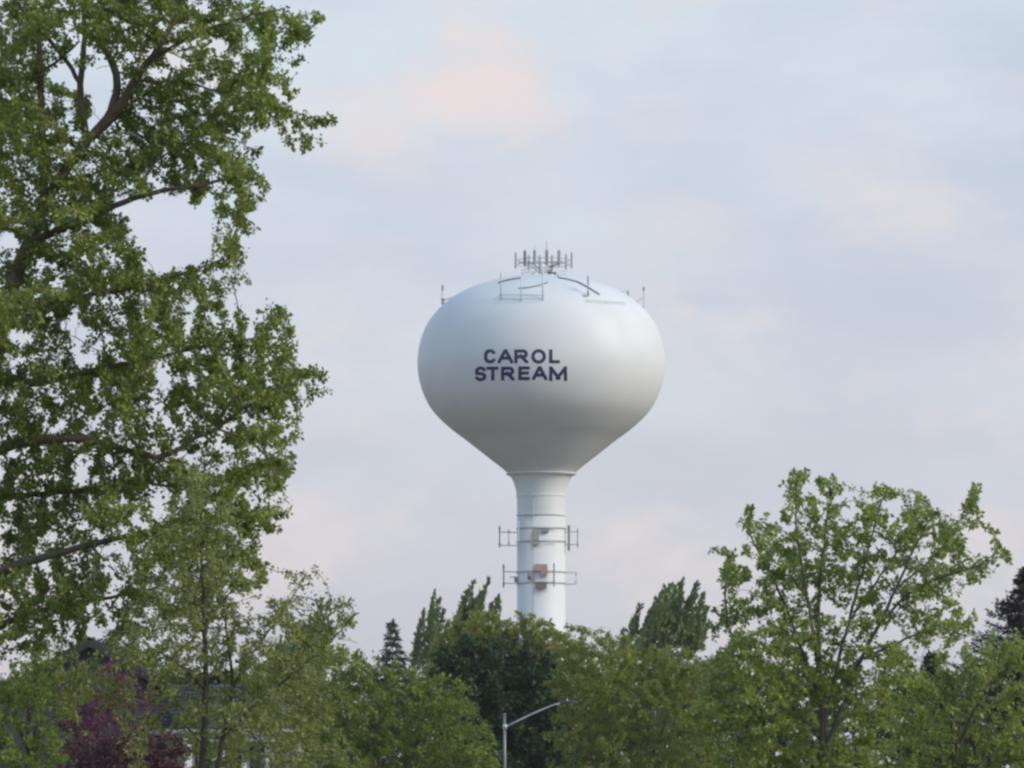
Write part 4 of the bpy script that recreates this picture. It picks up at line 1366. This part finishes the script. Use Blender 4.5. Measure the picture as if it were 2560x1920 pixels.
windy("poplar_tree", "small wind-bent poplar tip rising behind the olive tree at left", 320, 800,
      [(805, 1496, 790, 1600, 20), (820, 1504, 806, 1600, 16), (828, 1552, 812, 1630, 20), (775, 1545, 765, 1630, 18), (760, 1560, 745, 1640, 18), (740, 1570, 728, 1650, 16), (790, 1540, 780, 1640, 28), (812, 1580, 800, 1660, 24), (720, 1590, 710, 1660, 16), (700, 1600, 690, 1680, 18)], 54,
      .27, [(780, 1640, 50, 50, 700), (730, 1650, 50, 40, 400)])
windy("poplar_tree", "short pointed treetop in the gap between the broad poplar and the maple", 350, 1795,
      [(1801, 1617, 1790, 1680, 18), (1812, 1640, 1800, 1690, 14), (1780, 1655, 1772, 1700, 12), (1760, 1660, 1750, 1700, 12)], 55, .24, [(1785, 1690, 30, 20, 250)], 10)


# spruces
def spruce(name, label, D, x, top, bottom, halfw, leaf, seed, n_whorl=26, sz=.22, irregular=.25, needles=26, power=.8, dens=1.9):
    rng = np.random.default_rng(seed)
    s = D / F
    zt = P(0, top, D).z
    zb = max(.6, P(0, bottom, D).z)
    X = P(x, 0, D).x
    root = thing(name, label, "tree", (X, D, 0))
    mb = MB()
    mb.tube([(X, D, 0), (X, D, zt * .5), (X, D, zt)], .16, 7, .012)
    mesh_obj("trunk", mb.v, mb.f, M['barkd'], root, True)
    H = zt - zb
    bases, axes, bpos = [], [], MB()
    for wi in range(n_whorl):
        t = (wi + .6) / n_whorl
        z = zt - H * t ** 1.05
        ln_ = halfw * s * (t ** power) * (1 + rng.normal(0, irregular * .5))
        nb = int(5 + 5 * t)
        a0 = rng.uniform(0, 6.28)
        for b in range(nb):
            a = a0 + 6.283 * b / nb + rng.normal(0, .15)
            l_ = max(.12, ln_ * (1 + rng.normal(0, irregular)))
            dirh = np.array([math.cos(a), math.sin(a), 0])
            st = np.array([X, D, z])
            mid = st + dirh * l_ * .6 + np.array([0, 0, -.10 * l_ + .06])
            end = st + dirh * l_ + np.array([0, 0, .06 * l_])
            bpos.tube([st, mid, end], .02, 4, .006)
            k = int(needles * dens * (0.4 + l_ / (halfw * s + .01)))
            tt_ = rng.uniform(.08, 1, k) ** .8
            pp = np.where(tt_[:, None] < .6, st + (mid - st) * (tt_ / .6)[:, None], mid + (end - mid) * ((tt_ - .6) / .4)[:, None])
            side = np.cross(dirh, [0, 0, 1])
            sg = rng.choice([-1, 1], k)[:, None]
            bases.append(pp + rng.normal(0, .05, pp.shape))
            axes.append(dirh * .7 + side * sg * rng.uniform(.2, 1.0, (k, 1)) + np.array([0, 0, 1]) * rng.normal(.05, .6, (k, 1)))
    kk_ = 14
    bases.append(np.array([X, D, zt - .1]) + rng.normal(0, .03, (kk_, 3)))
    axes.append(np.tile([0, 0, 1.6], (kk_, 1)) + rng.normal(0, .35, (kk_, 3)))
    v, f = leaf_mesh(np.concatenate(bases), np.concatenate(axes), sz, .30, rng, .8)
    o = mesh_obj("foliage", v, f, LM[leaf], root)
    o['kind'] = 'stuff'
    o = mesh_obj("branches", bpos.v, bpos.f, M['barkd'], root, True)
    o['kind'] = 'stuff'
    return root


spruce("spruce_tree", "small pointed spruce on the skyline left of the poplars", 335, 981, 1556, 1780, 74, 'spruce', 61, 13, .34, .22, 26, 1.15, 1.5)
spruce("spruce_tree", "tall dark brownish spruce at the right edge behind the green tree", 190, 2568, 1424, 1900, 225, 'spruced', 62, 34, .18, .22, 80)
spruce("spruce_tree", "dark blue green spruce hidden among the lower right foliage", 200, 2330, 1640, 1990, 110, 'spruce', 63, 24, .26, .22, 40)

# ------------------------------------------------------------------ bird on the maple's top shoot
BD = 109.6
bs = BD / F
bc = P(2077, 1229, BD)
bird = thing("bird", "small dark bird perched on the second top shoot of the right maple", "bird", bc - Vector((0, 0, 11 * bs)))
mb = MB()
ringsb = [(-11, .5, 0), (-9, 2.0, 0.3), (-5, 4.2, 0.4), (0, 5.4, 0), (4, 4.8, -.4), (7, 3.4, -.8), (9, 3.4, -1.4), (11, 3.3, -2.0), (13, 1.8, -2.4), (13.8, .4, -2.6)]
kk = 12
vs = []
for h, r, dx in ringsb:
    for a in range(kk):
        t = 2 * math.pi * a / kk
        vs.append(tuple(bc + Vector(((dx + r * math.cos(t)) * bs, r * 1.1 * math.sin(t) * bs, h * bs))))
fs = [(i * kk + a, i * kk + (a + 1) % kk, (i + 1) * kk + (a + 1) % kk, (i + 1) * kk + a) for i in range(len(ringsb) - 1) for a in range(kk)]
fs += [tuple(range(kk - 1, -1, -1)), tuple((len(ringsb) - 1) * kk + a for a in range(kk))]
mb.v, mb.f = vs, fs
part("body", mb, M['bird'], bird, bird, True)
mb = MB()
mb.box(bc + Vector((1.5 * bs, 0, -14 * bs)), 2.2 * bs, 3.4 * bs, 12 * bs, 0, .004)
part("tail", mb, M['bird'], bird, bird)
mb = MB()
mb.tube([bc + Vector((-4.5 * bs, 0, 10.5 * bs)), bc + Vector((-9 * bs, 0, 10 * bs))], 1.0 * bs, 6, .15 * bs)
part("beak", mb, M['beak'], bird, bird)
mb = MB()
for sx in (-1, 1):
    mb.tube([bc + Vector((-1 * bs, sx * 2 * bs, -7 * bs)), bc + Vector((-1.5 * bs, sx * 2 * bs, -13 * bs))], .5 * bs, 5)
part_each("leg", mb, M['beak'], bird, bird)

# ------------------------------------------------------------------ evening air
hm, hn, hl = newmat("haze")
ho = hn.new("ShaderNodeOutputMaterial")
hv = hn.new("ShaderNodeVolumePrincipled")
hv.inputs['Density'].default_value = 0.00010
hv.inputs['Color'].default_value = (.90, .92, .95, 1)
hl.new(hv.outputs[0], ho.inputs['Volume'])
mb = MB()
mb.box((0, 1000, 26), 3060, 3060, 57)
hz = mesh_obj("haze", mb.v, mb.f, hm)
hz['kind'] = 'stuff'
